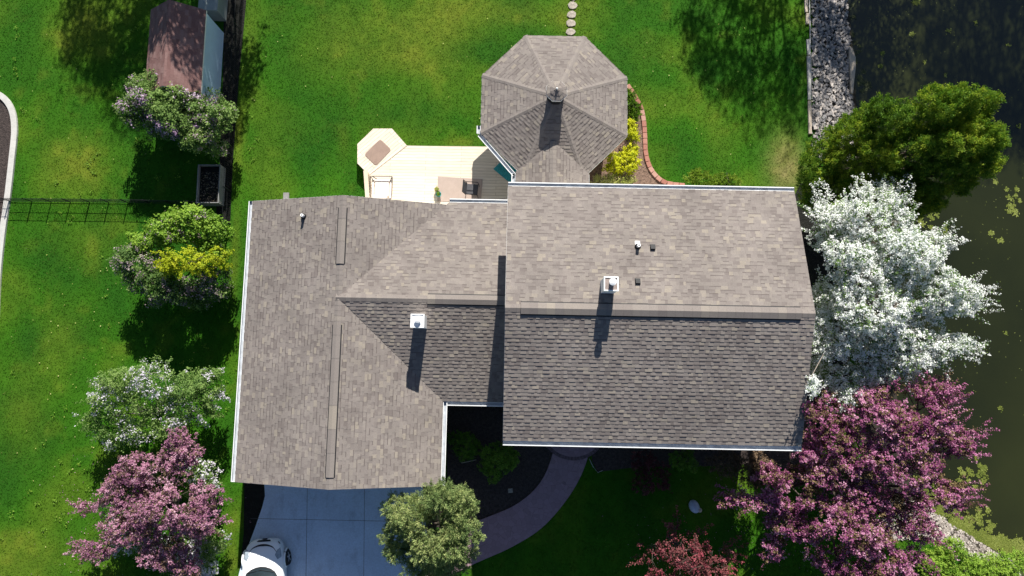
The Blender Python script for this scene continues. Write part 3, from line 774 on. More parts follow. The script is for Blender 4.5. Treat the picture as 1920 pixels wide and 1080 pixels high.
bw = [[P(0, 8.15, bz) - gaz.location, P(0, 7.0 - .4, bz) - gaz.location, P(1.53, 6.6, BR) - gaz.location, P(1.53, 9.35, BR) - gaz.location, ],
      [P(3.06, 6.6, bz) - gaz.location, P(3.06, 8.15, bz) - gaz.location, P(1.53, 9.35, BR) - gaz.location, P(1.53, 6.6, BR) - gaz.location]]
for s_ in bw:
    for p_ in s_: p_.z += .03
br_roof = slab('breezeway_roof', bw, gaz, .14)
shingle_slopes('shingles', bw, br_roof, seed=33)
cap_row('ridge_cap', P(1.53, 6.6, BR + .03) - gaz.location, P(1.53, 9.35, BR + .03) - gaz.location, br_roof, sl_e, sl_w, width=.15, seed=50)
# cupola
cb = bmesh.new(); n8 = [(math.cos(R(22.5 + 45 * k)), math.sin(R(22.5 + 45 * k))) for k in range(8)]
prism(cb, [(.36 * a, .36 * b_) for a, b_ in n8], GZ - .25, 4.22)
cup = from_bm('cupola', cb, M['dark_metal'], gaz)
cs = [[Vector((.44 * n8[k][0], .44 * n8[k][1], 4.30)), Vector((.44 * n8[(k + 1) % 8][0], .44 * n8[(k + 1) % 8][1], 4.30)), Vector((0, 0, 4.50))] for k in range(8)]
bm = bmesh.new(); prism(bm, [(.455 * a, .455 * b_) for a, b_ in n8], 4.22, 4.294); from_bm('cupola_fascia', bm, M['white_trim'], cup)
shingle_slopes('cupola_shingles', cs, cup, exposure=.17, seed=35)
bm = bmesh.new(); lathe(bm, [(.02, 4.45), (.045, 4.54), (.02, 4.58)], 10); from_bm('finial', bm, M['white_trim'], cup)
# gutters only along the south-west side, as on the house side
for (a, b_) in ((3, 2),):
    pass
k_sw = 3   # edge from 202.5 to 247.5 degrees
o_sw = HOUSE.to_3x3() @ Vector((math.cos(R(225)), math.sin(R(225)), 0))
gutter(roof_z_, oct_[3], P(0.0, 8.1, GE) - gaz.location, o_sw)
gutter(roof_z_, P(0, 8.1, GE) - gaz.location, P(0, 7.1, GE) - gaz.location, -ex)
o_w = -ex
gutter(roof_z_, oct_[3] + (oct_[2] - oct_[3]) * .13, oct_[3], o_w)
def rim_trim(a, b_):
    out = (a + b_) / 2; out.z = 0; drip(roof_z_, a, b_, out.normalized(), .012)
for k in (0, 1, 2, 4, 5, 6, 7):
    if k in (4,): continue
    rim_trim(oct_[k], oct_[(k + 1) % 8])
drip(br_roof, P(3.06, 6.6, EZ) - gaz.location, P(3.06, 8.1, EZ) - gaz.location, ex, .02)
# posts, knee walls and floor
bm = bmesh.new(); rr = 2.55
for k in range(8):
    if k == 4: continue
bm = bmesh.new(); prism(bm, [(2.7 * a, 2.7 * b_) for a, b_ in n8], .0, .5); from_bm('floor', bm, M['timber_tan'], gaz)
for k in range(8):
    bm = bmesh.new(); a, b_ = n8[k]; box(bm, -.07, .07, -.07, .07, .5, GE - .12, Matrix.Translation((2.62 * a, 2.62 * b_, 0)) @ Matrix.Rotation(R(22.5 + 45 * k), 4, 'Z'))
    from_bm('post', bm, M['white_trim'], gaz)
for k in range(8):
    if k in (3, 5): continue
    bm = bmesh.new()
    a = Vector((2.62 * n8[k][0], 2.62 * n8[k][1], 0)); c_ = Vector((2.62 * n8[(k + 1) % 8][0], 2.62 * n8[(k + 1) % 8][1], 0))
    for z_ in (.62, 1.35): tube(bm, [a + Vector((0, 0, z_)), c_ + Vector((0, 0, z_))], .035, 4)
    for t in np.linspace(.08, .92, 12): tube(bm, [a.lerp(c_, t) + Vector((0, 0, .62)), a.lerp(c_, t) + Vector((0, 0, 1.35))], .018, 4)
    from_bm('railing', bm, M['white_trim'], gaz)

# ------------------------------------------------------------------ deck and its furniture
DZ = .5
DECK = [W(a, b_, DZ) for a, b_ in ((763, 273), (930, 275))] + [P(0.25, 8.6, DZ), P(.25, 6.4, DZ), P(-6.42, 6.36, DZ)] + [W(692, 328, DZ)]
deck = empty('deck', 'pale wooden deck with an octagonal corner platform behind the house', 'deck', W(800, 330, 0))
def shift(pts, o): return [p - Vector((o.location.x, o.location.y, 0)) for p in pts]
o = sheet('deck_boards', shift([Vector((p.x, p.y, DZ)) for p in DECK], deck), DZ, M['deck'], None, deck, uvdir=ex)
OCT = [W(a, b_, DZ + .02) for a, b_ in ((700, 241), (735, 241), (763, 273), (692, 328), (670, 306), (670, 270))]
o = sheet('platform_boards', shift(OCT, deck), DZ + .02, M['deck'], None, deck, uvdir=(.72, .63, 0))
bm = bmesh.new()
for pl in (DECK, OCT):
    q = shift(pl, deck); n = len(q)
    c0 = sum((v for v in q), Vector()) / n
    q2 = [c0 + (v - c0) * .985 for v in q]
    for i in range(n):
        a, b_ = q2[i], q2[(i + 1) % n]
        f = bm.faces.new([bm.verts.new((a.x, a.y, 0)), bm.verts.new((b_.x, b_.y, 0)), bm.verts.new((b_.x, b_.y, DZ - .031)), bm.verts.new((a.x, a.y, DZ - .031))])
from_bm('skirt', bm, M['timber_tan'], deck)
# short railing at the west side
rail_a = W(692, 326, 1.4); rail_b = P(-6.4, 6.5, 1.4)
rp, rq = W(693, 330, DZ), P(-6.36, 6.5, DZ)
rail = empty('deck_rail_tmp', None, None); bpy.data.objects.remove(rail)
bm = bmesh.new(); dd = (rq - rp); dd.z = 0; L_ = dd.length; dd.normalize(); an = math.atan2(dd.y, dd.x)
mt = Matrix.Translation(rp - deck.location) @ Matrix.Rotation(an, 4, 'Z')
box(bm, 0, L_, -.09, .09, .86, .90, mt); box(bm, 0, L_, -.03, .03, .78, .86, mt); box(bm, 0, L_, -.03, .03, .08, .14, mt)
for t in (0.05, L_ - .1): box(bm, t - .05, t + .05, -.05, .05, 0, .86, mt)
rl = from_bm('railing', bm, mat('pale_cut_timber', (.62, .52, .40), .75, noise=(4, .08)), deck)
for t in np.arange(.2, L_ - .15, .13):
    bm = bmesh.new(); box(bm, t - .02, t + .02, .032, .07, .05, .80, mt); from_bm('baluster', bm, M['timber_tan'], rl)

# rugs
def rug(name, pts, z, m_, label, rnd=0):
    c = sum(pts, Vector()) / len(pts)
    o = empty(name, label, 'rug', (c.x, c.y, z)); C.objects.unlink(o); bpy.data.objects.remove(o)
    q = [p - c for p in pts]
    if rnd:
        out = []
        for i in range(len(q)):
            a, b_, d_ = q[i - 1], q[i], q[(i + 1) % len(q)]
            p0 = b_ + (a - b_).normalized() * rnd; p1 = b_ + (d_ - b_).normalized() * rnd
            for t in np.linspace(0, 1, 6): out.append(p0 * (1 - t) ** 2 + b_ * 2 * t * (1 - t) + p1 * t * t)
        q = out
    bm = bmesh.new(); prism(bm, q, 0, .012)
    o = from_bm(name, bm, m_); o.location = (c.x, c.y, z); tag(o, label, 'rug'); return o
rug('outdoor_rug', W2([(713, 261), (734, 281), (705, 311), (683, 290)], DZ + .02), DZ + .024, M['rug_tan'], 'tan rug with rounded corners on the octagonal deck corner', .13)
rug('outdoor_rug', W2([(821, 331), (905, 336), (902, 378), (820, 378)], DZ), DZ + .004, M['rug_pink'], 'faded pink rectangular rug under the dark chair on the deck')
rug('outdoor_rug', W2([(925, 317), (944, 298), (985, 332), (963, 349)], DZ), DZ + .003, M['rug_teal'], 'dark teal rug tucked under the edge of the octagonal roof')

# wide cream lounge seat framed in bent tube
ls = W(719, 356, DZ)
lounge = empty('lounge_seat', 'wide cream cushioned lounge seat in a thin bent tube frame on the deck', 'lounge seat', ls, R(-1))
bm = bmesh.new(); box(bm, -.33, .33, -.42, .36, .30, .42); from_bm('seat_cushion', bm, M['cushion'], lounge, bevel=.05)
bm = bmesh.new(); box(bm, -.33, .33, -.62, -.44, .34, .85); from_bm('back_cushion', bm, M['cushion'], lounge, bevel=.05)
bm = bmesh.new(); box(bm, -.45, -.345, -.5, .40, .36, .44); from_bm('side_pad', bm, M['cushion'], lounge, bevel=.03); bm = bmesh.new(); box(bm, .345, .45, -.5, .40, .36, .44); from_bm('side_pad', bm, M['cushion'], lounge, bevel=.03)
bm = bmesh.new()
for s_ in (-1, 1):
    tube(bm, smooth_curve([(s_ * .48, -.6, .8), (s_ * .49, -.45, .62), (s_ * .49, .3, .6), (s_ * .47, .46, .56), (s_ * .42, .5, .35), (s_ * .32, .48, .05)], 5), .018, 6)
    tube(bm, smooth_curve([(s_ * .48, .44, .57), (s_ * .36, .28, .44), (s_ * .33, .2, .36)], 5), .016, 6)
    tube(bm, [(s_ * .48, -.6, .8), (s_ * .46, -.66, .4), (s_ * .45, -.7, .0)], .018, 6)
tube(bm, [(-.47, .47, .55), (.47, .47, .55)], .018, 6); tube(bm, [(-.46, -.62, .8), (.46, -.62, .8)], .018, 6)
from_bm('frame', bm, M['tube_metal'], lounge)

# sling chair
cc = W(886, 360, DZ)
chair = empty('patio_chair', 'charcoal sling patio chair standing on the faded pink rug', 'chair', (cc.x, cc.y, DZ + .016), R(-95))
bm = bmesh.new()
prism(bm, [(-.24, -.24), (.24, -.24), (.24, .24), (-.24, .24)], .41, .43); from_bm('seat', bm, M['chair_sling'], chair)
bm = bmesh.new()
vs = [bm.verts.new(v) for v in ((-.24, -.23, .45), (.24, -.23, .45), (.24, -.36, .95), (-.24, -.36, .95), (-.24, -.25, .45), (.24, -.25, .45), (.24, -.38, .95), (-.24, -.38, .95))]
for f in ((0, 1, 2, 3), (7, 6, 5, 4), (0, 4, 5, 1), (1, 5, 6, 2), (2, 6, 7, 3), (3, 7, 4, 0)): bm.faces.new([vs[i] for i in f])
from_bm('backrest', bm, M['chair_sling'], chair)
for s_ in (-1, 1):
    bm = bmesh.new(); tube(bm, smooth_curve([(s_ * .27, -.37, .97), (s_ * .27, -.25, .45), (s_ * .27, -.3, .0)], 5), .014, 6); from_bm('leg', bm, M['dark_metal'], chair)
    bm = bmesh.new(); tube(bm, smooth_curve([(s_ * .27, -.3, .66), (s_ * .28, .0, .66), (s_ * .28, .22, .64), (s_ * .27, .27, .5), (s_ * .27, .28, .0)], 5), .014, 6); from_bm('leg', bm, M['dark_metal'], chair)
bm = bmesh.new(); tube(bm, [(-.27, -.37, .96), (.27, -.37, .96)], .014, 6); from_bm('crossbar', bm, M['dark_metal'], chair); bm = bmesh.new(); tube(bm, [(-.27, .25, .42), (.27, .25, .42)], .014, 6); from_bm('crossbar', bm, M['dark_metal'], chair)

# ------------------------------------------------------------------ foliage
def rot_leaf(p, nrm, length, width, tint=None):
    """rhombic leaves at p with normals nrm"""
    n = len(p); nrm = nrm / (np.linalg.norm(nrm, axis=1, keepdims=True) + 1e-9)
    r = rng.normal(size=(n, 3)); t = np.cross(nrm, r); t /= np.linalg.norm(t, axis=1, keepdims=True) + 1e-9
    b_ = np.cross(nrm, t)
    l = np.asarray(length)[:, None] if np.ndim(length) else np.full((n, 1), length)
    w = np.asarray(width)[:, None] if np.ndim(width) else np.full((n, 1), width)
    v = np.stack([p - t * l / 2, p + b_ * w / 2 - t * l * .08, p + t * l / 2, p - b_ * w / 2 - t * l * .08], 1)
    return v.reshape(-1, 3)
def oriented_leaf(p, axis, length, width):
    n = len(p); axis = axis / (np.linalg.norm(axis, axis=1, keepdims=True) + 1e-9)
    r = rng.normal(size=(n, 3)); b_ = np.cross(axis, r); b_ /= np.linalg.norm(b_, axis=1, keepdims=True) + 1e-9
    l = np.asarray(length)[:, None] if np.ndim(length) else np.full((n, 1), length)
    v = np.stack([p - axis * l * .4, p + b_ * width / 2, p + axis * l * .6, p - b_ * width / 2], 1)
    return v.reshape(-1, 3)
def lobes_world(lobes):
    """(px, py, rx, ry, z, rz) measured on the photograph -> centres and radii in metres"""
    out = []
    for (a, b_, ra, rb, z, rz) in lobes:
        c = W(a, b_, z); mp = mpp(a, b_, z); out.append((np.array(c), np.array([ra * mp, rb * mp, rz])))
    return out
def twigs(lobes, density, inner=.35, rough=.18, gap=.25, lean=(.0, 0), seed=0.0, low=-.25, gs=1.6):
    """twig tips spread through the outer shell of the lobes, with lobed outline and gaps"""
    tips, dirs = [], []
    for c, r in lobes:
        area = 4 * math.pi * ((r[0] * r[1]) ** 1.6 / 3 + (r[0] * r[2]) ** 1.6 / 3 + (r[1] * r[2]) ** 1.6 / 3) ** (1 / 1.6)
        n = int(area * density)
        d = rng.normal(size=(n * 2, 3)); d /= np.linalg.norm(d, axis=1, keepdims=True)
        d = d[d[:, 2] > low][:n]
        rad = np.where(rng.random(len(d)) < inner, rng.uniform(.45, .85, len(d)), rng.uniform(.88, 1.02, len(d)))
        nz = wav(d[:, 0] * 2.4, d[:, 1] * 2.4, d[:, 2] * 2.4, 1.7, seed + c[0])
        rad = rad * (1 + rough * nz)
        p = c + d * r * rad[:, None]
        g = wav(p[:, 0], p[:, 1], p[:, 2], gs * 1.7, seed + 3)
        keep = g > (-1 + gap * 2 - .45)
        # drop what lies deep inside another lobe
        for c2, r2 in lobes:
            if c2 is c: continue
            keep &= (((p - c2) / r2) ** 2).sum(1) > .45
        dd = d / r; dd /= np.linalg.norm(dd, axis=1, keepdims=True)
        tips.append(p[keep]); dirs.append(dd[keep])
    return np.concatenate(tips), np.concatenate(dirs)
def sublobes(lobes, k, f):
    out = []
    for c, r in lobes:
        out.append((c, r * .72))
        d = rng.normal(size=(k * 3, 3)); d /= np.linalg.norm(d, axis=1, keepdims=True); d = d[d[:, 2] > -.35][:k]
        for q in d: out.append((c + q * r * rng.uniform(.62, .84), np.maximum(r * f * rng.uniform(.65, 1.25), .12)))
    return out
def limbs(parent, base, lobes, tips, dirs, r0, material, n_sub=40, name='trunk', stems=1):
    """tapered trunk or stems with limbs reaching into the lobes and thin branches to some twigs"""
    bm = bmesh.new(); base = Vector(base)
    cen = sum((Vector(c) for c, r in lobes), Vector()) / len(lobes)
    forks = []
    for s_ in range(stems):
        off = Vector((random.uniform(-.25, .25), random.uniform(-.25, .25), 0)) if stems > 1 else Vector()
        fk = base.lerp(cen, .45) + off * 1.5; fk.z = max(base.z + .35, min(fk.z, cen.z - .3))
        tube(bm, smooth_curve([base + off - Vector((0, 0, .15)), base + off + Vector((0, 0, (fk.z - base.z) * .5)), fk], 4), [r0 * (1.25 - .09 * i) for i in range(9)], 8)
        forks.append(fk)
    nodes = []
    for i, (c, r) in enumerate(lobes):
        f = forks[i % len(forks)]; t = Vector(c); m_ = f.lerp(t, .5) + Vector((random.uniform(-.2, .2), random.uniform(-.2, .2), -.1))
        pts = smooth_curve([f, m_, t], 4); tube(bm, pts, [r0 * .62 * min(1, float(np.mean(r)) / .7) * (1 - .08 * k) for k in range(len(pts))], 6); nodes.append((t, r0 * .25))
        nodes.append((m_, r0 * .4))
    for k in rng.choice(len(tips), min(n_sub, len(tips)), replace=False):
        tp = Vector(tips[k]); nd, rr = min(nodes, key=lambda q: (q[0] - tp).length)
        m_ = nd.lerp(tp, .5) + Vector(rng.normal(size=3)) * .12
        pts = smooth_curve([nd, m_, tp], 3); tube(bm, pts, [max(.008, rr * (1 - .8 * j / (len(pts) - 1))) for j in range(len(pts))], 5)
        if len(nodes) < 60: nodes.append((m_, rr * .6))
    return from_bm(name, bm, material, parent, smooth=True)
def fol_arrays(tips, dirs, per, tw_len, rad, up=.35, droop=0.0):
    n = len(tips)
    td = dirs * (1 - up) + np.array([0, 0, up]) + rng.normal(size=(n, 3)) * .28
    td /= np.linalg.norm(td, axis=1, keepdims=True)
    L = tw_len * rng.uniform(.6, 1.35, n)
    i = np.repeat(np.arange(n), per); t = rng.random(len(i)) ** .7
    p = tips[i] + td[i] * (L[i] * (t - .55))[:, None] + rng.normal(size=(len(i), 3)) * (rad * (1.15 - .65 * t))[:, None]
    nrm = dirs[i] * .7 + np.array([.04, .35, .6]) + rng.normal(size=(len(i), 3)) * .62
    return p, nrm, i, t, td[i]
def plant(name, label, cat, base, lobes_px, foliage, wood=None, group=None):
    lobes = lobes_world(lobes_px)
    o = empty(name, label, cat, base, 0, group)
    return o, lobes
def place(o, child): child.location = -Vector(o.location); return child
def leaf_mat(name, a, b_, c, tr=.3): return tint_mat(name, [(0, a), (.5, b_), (1, c)], .65, translucent=tr, spec=.25)
M['lilac_leaf'] = leaf_mat('lilac_leaf', (.08, .155, .04), (.18, .30, .07), (.31, .43, .13), .5)
M['lime_leaf'] = leaf_mat('fresh_leaf', (.07, .16, .012), (.17, .32, .028), (.30, .44, .055), .4)
M['gold_leaf'] = leaf_mat('golden_leaf', (.18, .26, .008), (.36, .43, .012), (.54, .57, .03), .4)
M['spirea_leaf'] = leaf_mat('yellow_shrub_leaf', (.32, .40, .010), (.58, .60, .015), (.74, .74, .04), .45)
M['lemon_leaf'] = leaf_mat('lemon_leaf', (.26, .32, .05), (.42, .44, .12), (.55, .55, .22))
M['cedar_leaf'] = leaf_mat('cedar_spray', (.042, .112, .012), (.130, .250, .020), (.40, .47, .04), .42)
M['spruce_leaf'] = leaf_mat('spruce_needles', (.080, .135, .040), (.200, .275, .090), (.42, .46, .18), .25)
M['dark_shrub_leaf'] = leaf_mat('dark_shrub_leaf', (.06, .15, .016), (.12, .26, .025), (.20, .34, .04), .4)
M['bronze_leaf'] = leaf_mat('bronze_leaf', (.055, .035, .022), (.13, .085, .055), (.22, .15, .09), .25)
M['crab_leaf'] = leaf_mat('crab_leaf', (.06, .04, .022), (.15, .105, .05), (.27, .20, .09), .3)
M['red_leaf'] = leaf_mat('red_leaf', (.07, .018, .022), (.16, .045, .05), (.26, .09, .085), .25)
M['hedge_leaf'] = leaf_mat('juniper_leaf', (.11, .20, .018), (.23, .35, .035), (.36, .46, .07), .45)
def bloom_mat(name, a, b_, c): return tint_mat(name, [(0, a), (.5, b_), (1, c)], .7, translucent=.42, spec=.15)
M['white_bloom'] = bloom_mat('white_blossom', (.74, .78, .75), (.87, .88, .87), (.93, .93, .92))
M['lilac_bloom'] = bloom_mat('lilac_blossom', (.32, .19, .34), (.54, .38, .54), (.74, .62, .72))
M['palelilac_bloom'] = bloom_mat('pale_lilac_blossom', (.52, .48, .58), (.68, .64, .72), (.80, .78, .82))
M['dusk_bloom'] = bloom_mat('dusky_bud', (.25, .18, .20), (.40, .31, .33), (.58, .48, .50))
M['pink_bloom'] = bloom_mat('rose_blossom', (.22, .085, .165), (.43, .195, .30), (.68, .44, .53))
M['magenta_bloom'] = bloom_mat('magenta_blossom', (.17, .04, .115), (.41, .125, .275), (.74, .42, .57))
M['red_bloom'] = bloom_mat('crimson_blossom', (.26, .04, .065), (.40, .09, .12), (.52, .2, .21))
def clump_tint(p, s=1.3, seed=0.0, spread=.22, mid=.5): return np.clip(mid + .30 * wav(p[:, 0], p[:, 1], p[:, 2], s, seed) + rng.normal(size=len(p)) * spread, 0, 1)

def bush(name, label, cat, base_px, lobes_px, density=16, per=26, tw=.3, rad=.10, leaf=(.09, .07), leaf_m='lilac_leaf', bloom_m=None, bloom_share=.3, bloom_size=.055, bloom_patch=.0,
         r0=.06, stems=3, wood='bark', gap=.2, rough=.16, inner=.35, up=.35, group=None, seed=0.0, clump=(7, .40), shoots=0, shoot_len=.8, part=('foliage', 'blossom'), sub=40, bloom_outer=True, low=-.25, mid=.5, bloom_per=1.0, axis=False):
    if base_px is None:
        q = sum((c for c, r in lobes_world(lobes_px)), np.zeros(3)) / len(lobes_px); base = Vector((q[0], q[1], 0))
    else: base = W(*base_px, 0)
    base.z = float(ground_z(np.array([base.x]), np.array([base.y]))[0])
    o = empty(name, label, cat, base, 0, group)
    lobes = lobes_world(lobes_px)
    tips, dirs = twigs(sublobes(lobes, *clump) if clump else lobes, density, inner, rough, gap, seed=seed, low=low)
    place(o, limbs(o, base, lobes, tips, dirs, r0, M[wood], sub, 'trunk' if stems == 1 else 'stems', stems))
    p, nrm, i, t, td = fol_arrays(tips, dirs, per, tw, rad, up)
    if shoots:
        cen = np.mean([c for c, r in lobes], 0); out = tips - cen; out /= np.linalg.norm(out, axis=1, keepdims=True) + 1e-9
        sc = (np.hypot(*(tips - cen)[:, :2].T)) * rng.random(len(tips)); k = np.argsort(-sc)[:shoots]
        sd2 = out[k] * .8 + dirs[k] * .5; tp2 = tips[k] + sd2 * shoot_len * .4
        p2, n2, i2, t2, td2 = fol_arrays(tp2, sd2, int(per * 1.7), shoot_len, rad * .9, .12)
        p, nrm, t, td, i = np.concatenate([p, p2]), np.concatenate([nrm, n2]), np.concatenate([t, t2]), np.concatenate([td, td2]), np.concatenate([i, i2 + len(tips)])
    if bloom_m:
        twb = rng.random(i.max() + 1) < bloom_share
        bl = np.where(twb[i], rng.random(len(p)) < .82, rng.random(len(p)) < bloom_share * .25)
        if bloom_outer: bl &= t > .25
        if bloom_patch:
            bl &= (wav(p[:, 0], p[:, 1], p[:, 2], 2.2, seed + 9) > bloom_patch - 1)
    else: bl = np.zeros(len(p), bool)
    twt = rng.normal(size=i.max() + 1) * .17
    lp = p[~bl]
    if axis: v = oriented_leaf(lp, td[~bl] + rng.normal(size=lp.shape) * .35, leaf[0] * rng.uniform(.7, 1.3, len(lp)), leaf[1])
    else: v = rot_leaf(lp, nrm[~bl], leaf[0] * rng.uniform(.65, 1.25, len(lp)), leaf[1] * rng.uniform(.7, 1.2, len(lp)), None)
    place(o, from_np(part[0], v, None, M[leaf_m], o, tint=np.clip(clump_tint(lp, 1.4, seed, .15, mid) + twt[i[~bl]], 0, 1)))
    if bl.any():
        bp_ = p[bl]
        v = rot_leaf(bp_, nrm[bl], bloom_size * rng.uniform(.7, 1.3, len(bp_)), bloom_size * rng.uniform(.7, 1.2, len(bp_)), None)
        place(o, from_np(part[1], v, None, M[bloom_m], o, tint=np.clip(clump_tint(bp_, 1.8, seed + 5, .16) + twt[i[bl]], 0, 1)))
    return o

# ------------------------------------------------------------------ trees and shrubs
bush('lilac_bush', 'purple flowering lilac covering the near end of the brown roofed shed', 'lilac', None,
     [(318, 172, 44, 32, 1.9, .9), (300, 188, 66, 48, 1.9, 1.0), (345, 205, 58, 48, 1.9, 1.0), (264, 200, 36, 46, 1.6, .9), (330, 228, 50, 40, 1.5, .9)], 13, 30, leaf=(.09, .07),
     bloom_m='lilac_bloom', bloom_share=.38, bloom_size=.075, bloom_patch=.95, seed=1.0, part=('foliage', 'blossom'))
bush('lilac_bush', 'greener lilac with few faded flowers beside the raised planter box', 'lilac', None,
     [(392, 222, 42, 46, 1.7, .9), (384, 258, 42, 32, 1.4, .8)], 13, 30, leaf=(.09, .07), leaf_m='lilac_leaf', bloom_m='dusk_bloom', bloom_share=.34, bloom_size=.07, bloom_patch=.9, seed=2.3, mid=.6)
bush('lilac_bush', 'bright green lilac in leaf behind the golden bush', 'lilac', None,
     [(365, 430, 62, 40, 2.0, 1.0), (318, 428, 40, 36, 1.9, .9), (404, 452, 30, 40, 1.7, .9), (272, 456, 30, 26, 1.7, .7)], 10, 30, leaf=(.10, .08), leaf_m='lime_leaf',
     bloom_m='dusk_bloom', bloom_share=.2, bloom_size=.06, bloom_patch=1.1, seed=3.7, mid=.55)
bush('lilac_bush', 'dusky purple budded lilac around the foot of the golden bush', 'lilac', None,
     [(262, 502, 40, 42, 1.8, .8), (300, 535, 45, 36, 1.5, .8), (352, 545, 60, 34, 1.4, .8), (402, 535, 34, 34, 1.5, .8), (300, 500, 30, 30, 1.7, .7)], 13, 30, leaf=(.09, .07),
     bloom_m='dusk_bloom', bloom_share=.42, bloom_size=.07, bloom_patch=.8, seed=4.4, mid=.4)
bush('golden_bush', 'bright golden yellow leaved bush rising between the lilacs', 'bush', None,
     [(348, 488, 36, 24, 2.6, .5), (385, 492, 26, 20, 2.4, .45), (325, 498, 20, 18, 2.3, .4), (418, 487, 8, 14, 2.1, .3)], 13, 24, .40, .07, shoots=45, shoot_len=.45, leaf=(.09, .055), leaf_m='gold_leaf', r0=.05, rough=.3, gap=.3, up=.5, seed=5.1)
bush('white_lilac', 'white flowering open branched lilac at the edge of the lawn', 'lilac', None,
     [(285, 725, 85, 48, 2.1, .9), (222, 745, 52, 42, 1.7, .8), (365, 745, 52, 52, 1.7, .9), (300, 785, 90, 42, 1.6, .8), (228, 815, 50, 34, 1.2, .6), (195, 790, 34, 30, 1.3, .6)], 9, 26, .36, .09, shoots=70, shoot_len=.55,
     leaf=(.08, .06), leaf_m='lilac_leaf', bloom_m='palelilac_bloom', bloom_share=.42, bloom_size=.066, bloom_patch=1.0, seed=6.2, gap=.4, rough=.3, mid=.55, wood='pale_bark', sub=80)
bush('white_lilac', 'white flowering lilac mostly hidden beneath the rose pink crabapple', 'lilac', None,
     [(378, 890, 38, 40, 1.2, .8), (330, 1035, 80, 45, 1.1, .7), (380, 1040, 45, 45, 1.0, .7), (250, 1000, 55, 50, 1.0, .7)], 13, 24, .32, .085, leaf=(.08, .06), bloom_m='palelilac_bloom',
     bloom_share=.5, bloom_size=.085, bloom_patch=1.0, seed=7.5, gap=.3, mid=.5)
bush('crabapple_tree', 'rose pink flowering crabapple beside the driveway side lawn', 'tree', None,
     [(288, 880, 72, 48, 2.9, .8), (348, 850, 36, 34, 2.8, .7), (228, 935, 66, 46, 2.5, .8), (325, 950, 80, 55, 3.1, .9), (262, 985, 66, 45, 2.7, .8), (185, 1032, 44, 20, 2.0, .4), (165, 950, 20, 12, 2.1, .35),
      (385, 965, 30, 55, 2.4, .7), (310, 1035, 40, 38, 2.5, .7), (345, 1050, 30, 35, 2.3, .6), (240, 905, 45, 40, 2.6, .6)], 16, 24, .22, .06, shoots=80, shoot_len=.5, leaf=(.07, .05), leaf_m='bronze_leaf',
     bloom_m='pink_bloom', bloom_share=.76, bloom_size=.064, bloom_patch=.25, seed=8.1, gap=.42, rough=.34, r0=.11, stems=1, sub=110, part=('foliage', 'blossom'), bloom_outer=False)
bush('white_crabapple_tree', 'big white blossoming tree against the gable end above the pond bank', 'tree', None,
     [(1572, 425, 62, 50, 4.4, .9), (1640, 420, 80, 58, 4.9, 1.0), (1640, 372, 48, 28, 4.3, .6), (1600, 500, 78, 60, 5.1, 1.1), (1690, 490, 85, 62, 5.3, 1.1), (1750, 455, 34, 28, 4.6, .5), (1745, 555, 85, 60, 4.9, 1.0),
      (1640, 575, 90, 65, 5.2, 1.1), (1800, 570, 46, 22, 4.2, .45), (1575, 625, 58, 60, 4.3, .9), (1690, 645, 95, 52, 4.5, .9), (1775, 645, 45, 30, 4.0, .6), (1590, 715, 52, 40, 3.9, .7), (1660, 695, 60, 28, 4.0, .6), (1518, 712, 15, 10, 5.9, .25), (1528, 640, 26, 75, 3.0, .9), (1545, 560, 26, 40, 3.3, .8)],  # includes unseen foliage under the eave, added to shade the lawn strip
     17, 30, .28, .06, leaf=(.075, .05), leaf_m='lilac_leaf', bloom_m='white_bloom', bloom_share=.84, bloom_size=.06, bloom_patch=.05, clump=(10, .34), seed=9.4, gap=.42, shoots=170, rough=.36, r0=.16, stems=1, wood='pale_bark', sub=200, bloom_outer=False, mid=.35)
bush('magenta_crabapple_tree', 'large magenta flowering tree leaning over the pond in front of the house', 'tree', None,
     [(1720, 770, 85, 62, 4.2, 1.0), (1630, 790, 75, 58, 4.2, 1.0), (1550, 800, 50, 58, 3.9, .9), (1780, 825, 46, 36, 3.7, .6), (1690, 860, 90, 58, 4.0, 1.0), (1590, 890, 70, 50, 3.7, .9), (1745, 915, 60, 42, 3.4, .7),
      (1500, 930, 60, 36, 3.4, .6), (1398, 940, 42, 18, 3.7, .35), (1440, 940, 26, 22, 3.4, .4), (1470, 985, 48, 42, 2.8, .6), (1600, 975, 95, 58, 3.5, .9), (1690, 980, 66, 55, 3.1, .8), (1570, 1055, 60, 40, 2.9, .7), (1660, 1055, 80, 45, 2.9, .7), (1785, 935, 32, 20, 3.0, .4), (1445, 1025, 30, 25, 2.4, .4), (1462, 892, 46, 24, 2.4, .5), (1520, 850, 40, 40, 3.2, .8), (1512, 772, 13, 20, 5.8, .3)],  # includes an inner lobe toward the house, added to shade the ground
     19, 26, .22, .062, shoots=110, leaf=(.075, .05), leaf_m='crab_leaf', bloom_m='magenta_bloom', bloom_share=.68, bloom_size=.068, bloom_patch=.4, clump=(9, .36), seed=10.2, gap=.54, rough=.36, r0=.15, stems=1, sub=170, bloom_outer=False)
bush('crabapple_tree', 'small crimson flowering crabapple with open reddish twigs on the shaded front lawn', 'tree', None,
     [(1285, 1030, 62, 40, 2.6, .7), (1225, 1025, 28, 20, 2.4, .35), (1345, 1050, 40, 34, 2.4, .6), (1275, 1075, 75, 40, 2.3, .7), (1270, 985, 14, 14, 2.6, .3)], 9, 20, .42, .06, shoots=60, shoot_len=.5, leaf=(.07, .045), leaf_m='red_leaf',
     bloom_m='red_bloom', bloom_share=.4, bloom_size=.06, bloom_patch=.6, seed=11.8, gap=.5, rough=.4, r0=.07, stems=1, sub=150)
